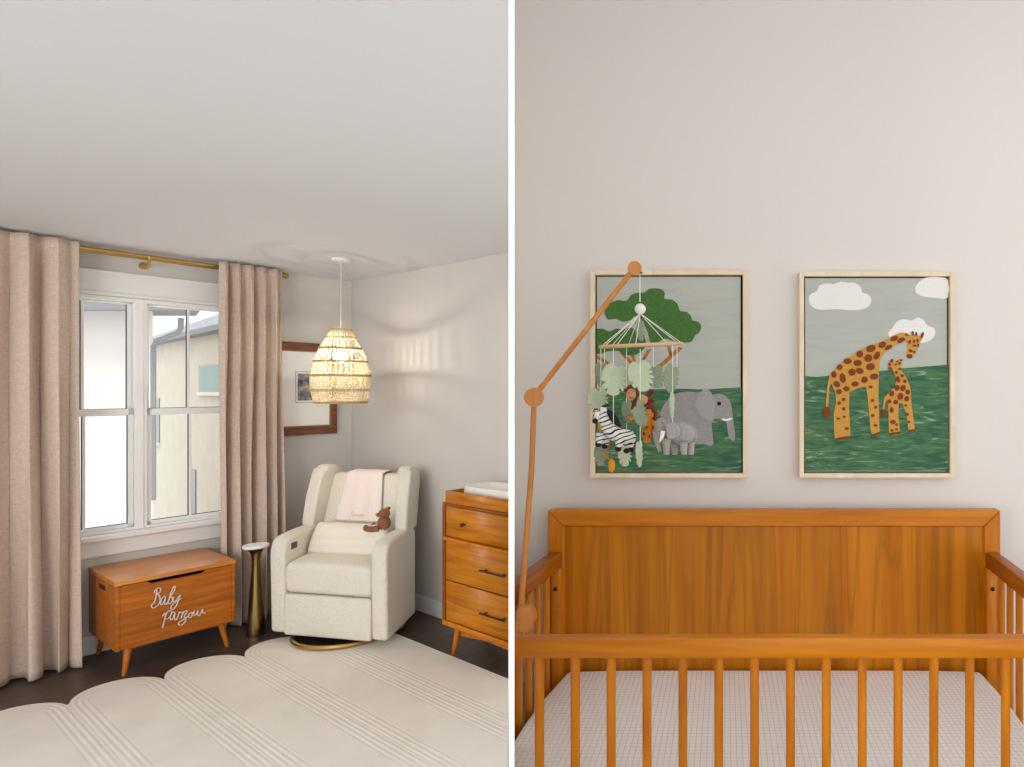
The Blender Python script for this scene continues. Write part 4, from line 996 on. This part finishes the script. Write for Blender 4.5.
if nB.dot(Vector((0, 0, 0))-Vector((hb0.x, hb0.y, 0))) < 0: nB = -nB
bA = Vector((hb0.x, hb0.y, 0))-dBn*4; bB = Vector((hb1.x, hb1.y, 0))
build('house_wall', MB().prism([p-Ob for p in (bA+Vector((0,0,-3)), bB+Vector((0,0,-3)), bB-nB*4+Vector((0,0,-3)), bA-nB*4+Vector((0,0,-3)))], (0, 0, zE+3-.05)), stuccoB, hbw, smooth=False)
e0 = bA+nB*.3+Vector((0, 0, zE-.06)); e1 = bB+nB*.3+Vector((0, 0, zE-.06))
build('fascia', MB().prism([e0-Ob, e1-Ob, e1-nB*.35-Ob, e0-nB*.35-Ob], (0, 0, .14)), fascia, hbw, smooth=False)
build('roof', MB().prism([e0+Vector((0,0,.1))-Ob, e0-nB*3.6+Vector((0,0,2.0))-Ob, e0-nB*3.6+Vector((0,0,1.8))-Ob, e0-nB*.1+Vector((0,0,.08))-Ob], dB+dBn*4), snow, hbw, smooth=False)
def onB(px, py):
    rx = (px-CX)/F; p = Vector((hb0.x, hb0.y)); d = dBn
    # x = rx*y ; p + t d
    t = (rx*p.y-p.x)/(d.x-rx*d.y); y = p.y+t*d.y
    return t, H-(py-HZ)/F*y
teal = mat('teal_curtained_glass', (134, 158, 152), .5); dk = mat('dark_window_glass', (120, 124, 122), .3)
for x0, x1, y0, y1, m_ in ((200, 226, 366, 392, teal), (190, 196.5, 468, 517, dk), (152.5, 160, 398, 441, dk)):
    t0, za = onB(x0, y0); t1_, zb_ = onB(x1, y0); _, zc_ = onB(x0, y1)
    p0 = Vector((hb0.x, hb0.y, 0))+dBn*t0; p1 = Vector((hb0.x, hb0.y, 0))+dBn*t1_
    w_ = build('window', MB().prism([p0+Vector((0,0,za))-Ob, p1+Vector((0,0,za))-Ob, p1+Vector((0,0,zc_))-Ob, p0+Vector((0,0,zc_))-Ob], nB*.03), m_, hbw, smooth=False)
    build('sill', MB().prism([p0-dBn*.06+Vector((0,0,zc_))-Ob, p1+dBn*.06+Vector((0,0,zc_))-Ob, p1+dBn*.06+Vector((0,0,zc_-.1))-Ob, p0-dBn*.06+Vector((0,0,zc_-.1))-Ob], nB*.07), stucco, w_, smooth=False)
struct('ground', MB().box((-34, 5.2, -3.2), (6, 36, -3.0)), mat('snowy_ground', (220, 222, 226), .9))
# ================================================================ light
def area(name, loc, tgt, size, power, col=(1, 1, 1), sy=None):
    l = bpy.data.lights.new(name, 'AREA'); l.energy = power; l.color = col; l.size = size
    if sy: l.shape = 'RECTANGLE'; l.size_y = sy
    o = bpy.data.objects.new(name, l); COL.objects.link(o); o.location = loc
    o.rotation_euler = (Vector(tgt)-Vector(loc)).to_track_quat('-Z', 'Y').to_euler(); return o
sl = bpy.data.lights.new('added_hazy_sun', 'SUN'); sl.energy = 1.6; sl.angle = math.radians(25); so = bpy.data.objects.new('added_hazy_sun', sl); COL.objects.link(so)  # sun added to brighten the neighbouring houses
so.rotation_euler = Vector((-.12, .5, -.86)).to_track_quat('-Z', 'Y').to_euler(); so.location = (0, -3, 8)
wd = bpy.data.worlds.new('overcast_sky'); S.world = wd; wd.use_nodes = True
bg = wd.node_tree.nodes['Background']; bg.inputs[0].default_value = (.985, .99, 1.0, 1); bg.inputs[1].default_value = 1.6
area('added_bounce_fill', (-2.7, .3, .45), (-2.7, .6, 2.44), 2.4, 5, (1, .99, .97))  # added out of view, aimed up to brighten the chair-side ceiling
area('added_corner_fill', (-2.5, -.9, 1.9), (-2.95, 4.6, 1.5), 1.6, 62, (1, .99, .975))  # unseen fill added behind the viewer to lift the armchair corner
area('added_crib_fill', (1.3, -.6, 2.9), (.3, 2.2, .8), 1.6, 8, (1, .98, .96))  # unseen area light added to brighten the crib and mattress
# ================================================================ camera
cam = bpy.data.cameras.new('camera'); co = bpy.data.objects.new('camera', cam); COL.objects.link(co)
co.location = (0, 0, H); co.rotation_euler = (math.pi/2, 0, 0)
cam.sensor_width = 36; cam.lens = F/1024*36; cam.shift_x = -(CX-512)/1024; cam.shift_y = (HZ-383.5)/1024
cam.clip_start = .05
S.camera = co
S.view_settings.view_transform = 'Standard'; S.view_settings.look = 'None'; S.view_settings.exposure = 0.0; S.view_settings.gamma = 1
S.view_settings.use_curve_mapping = False
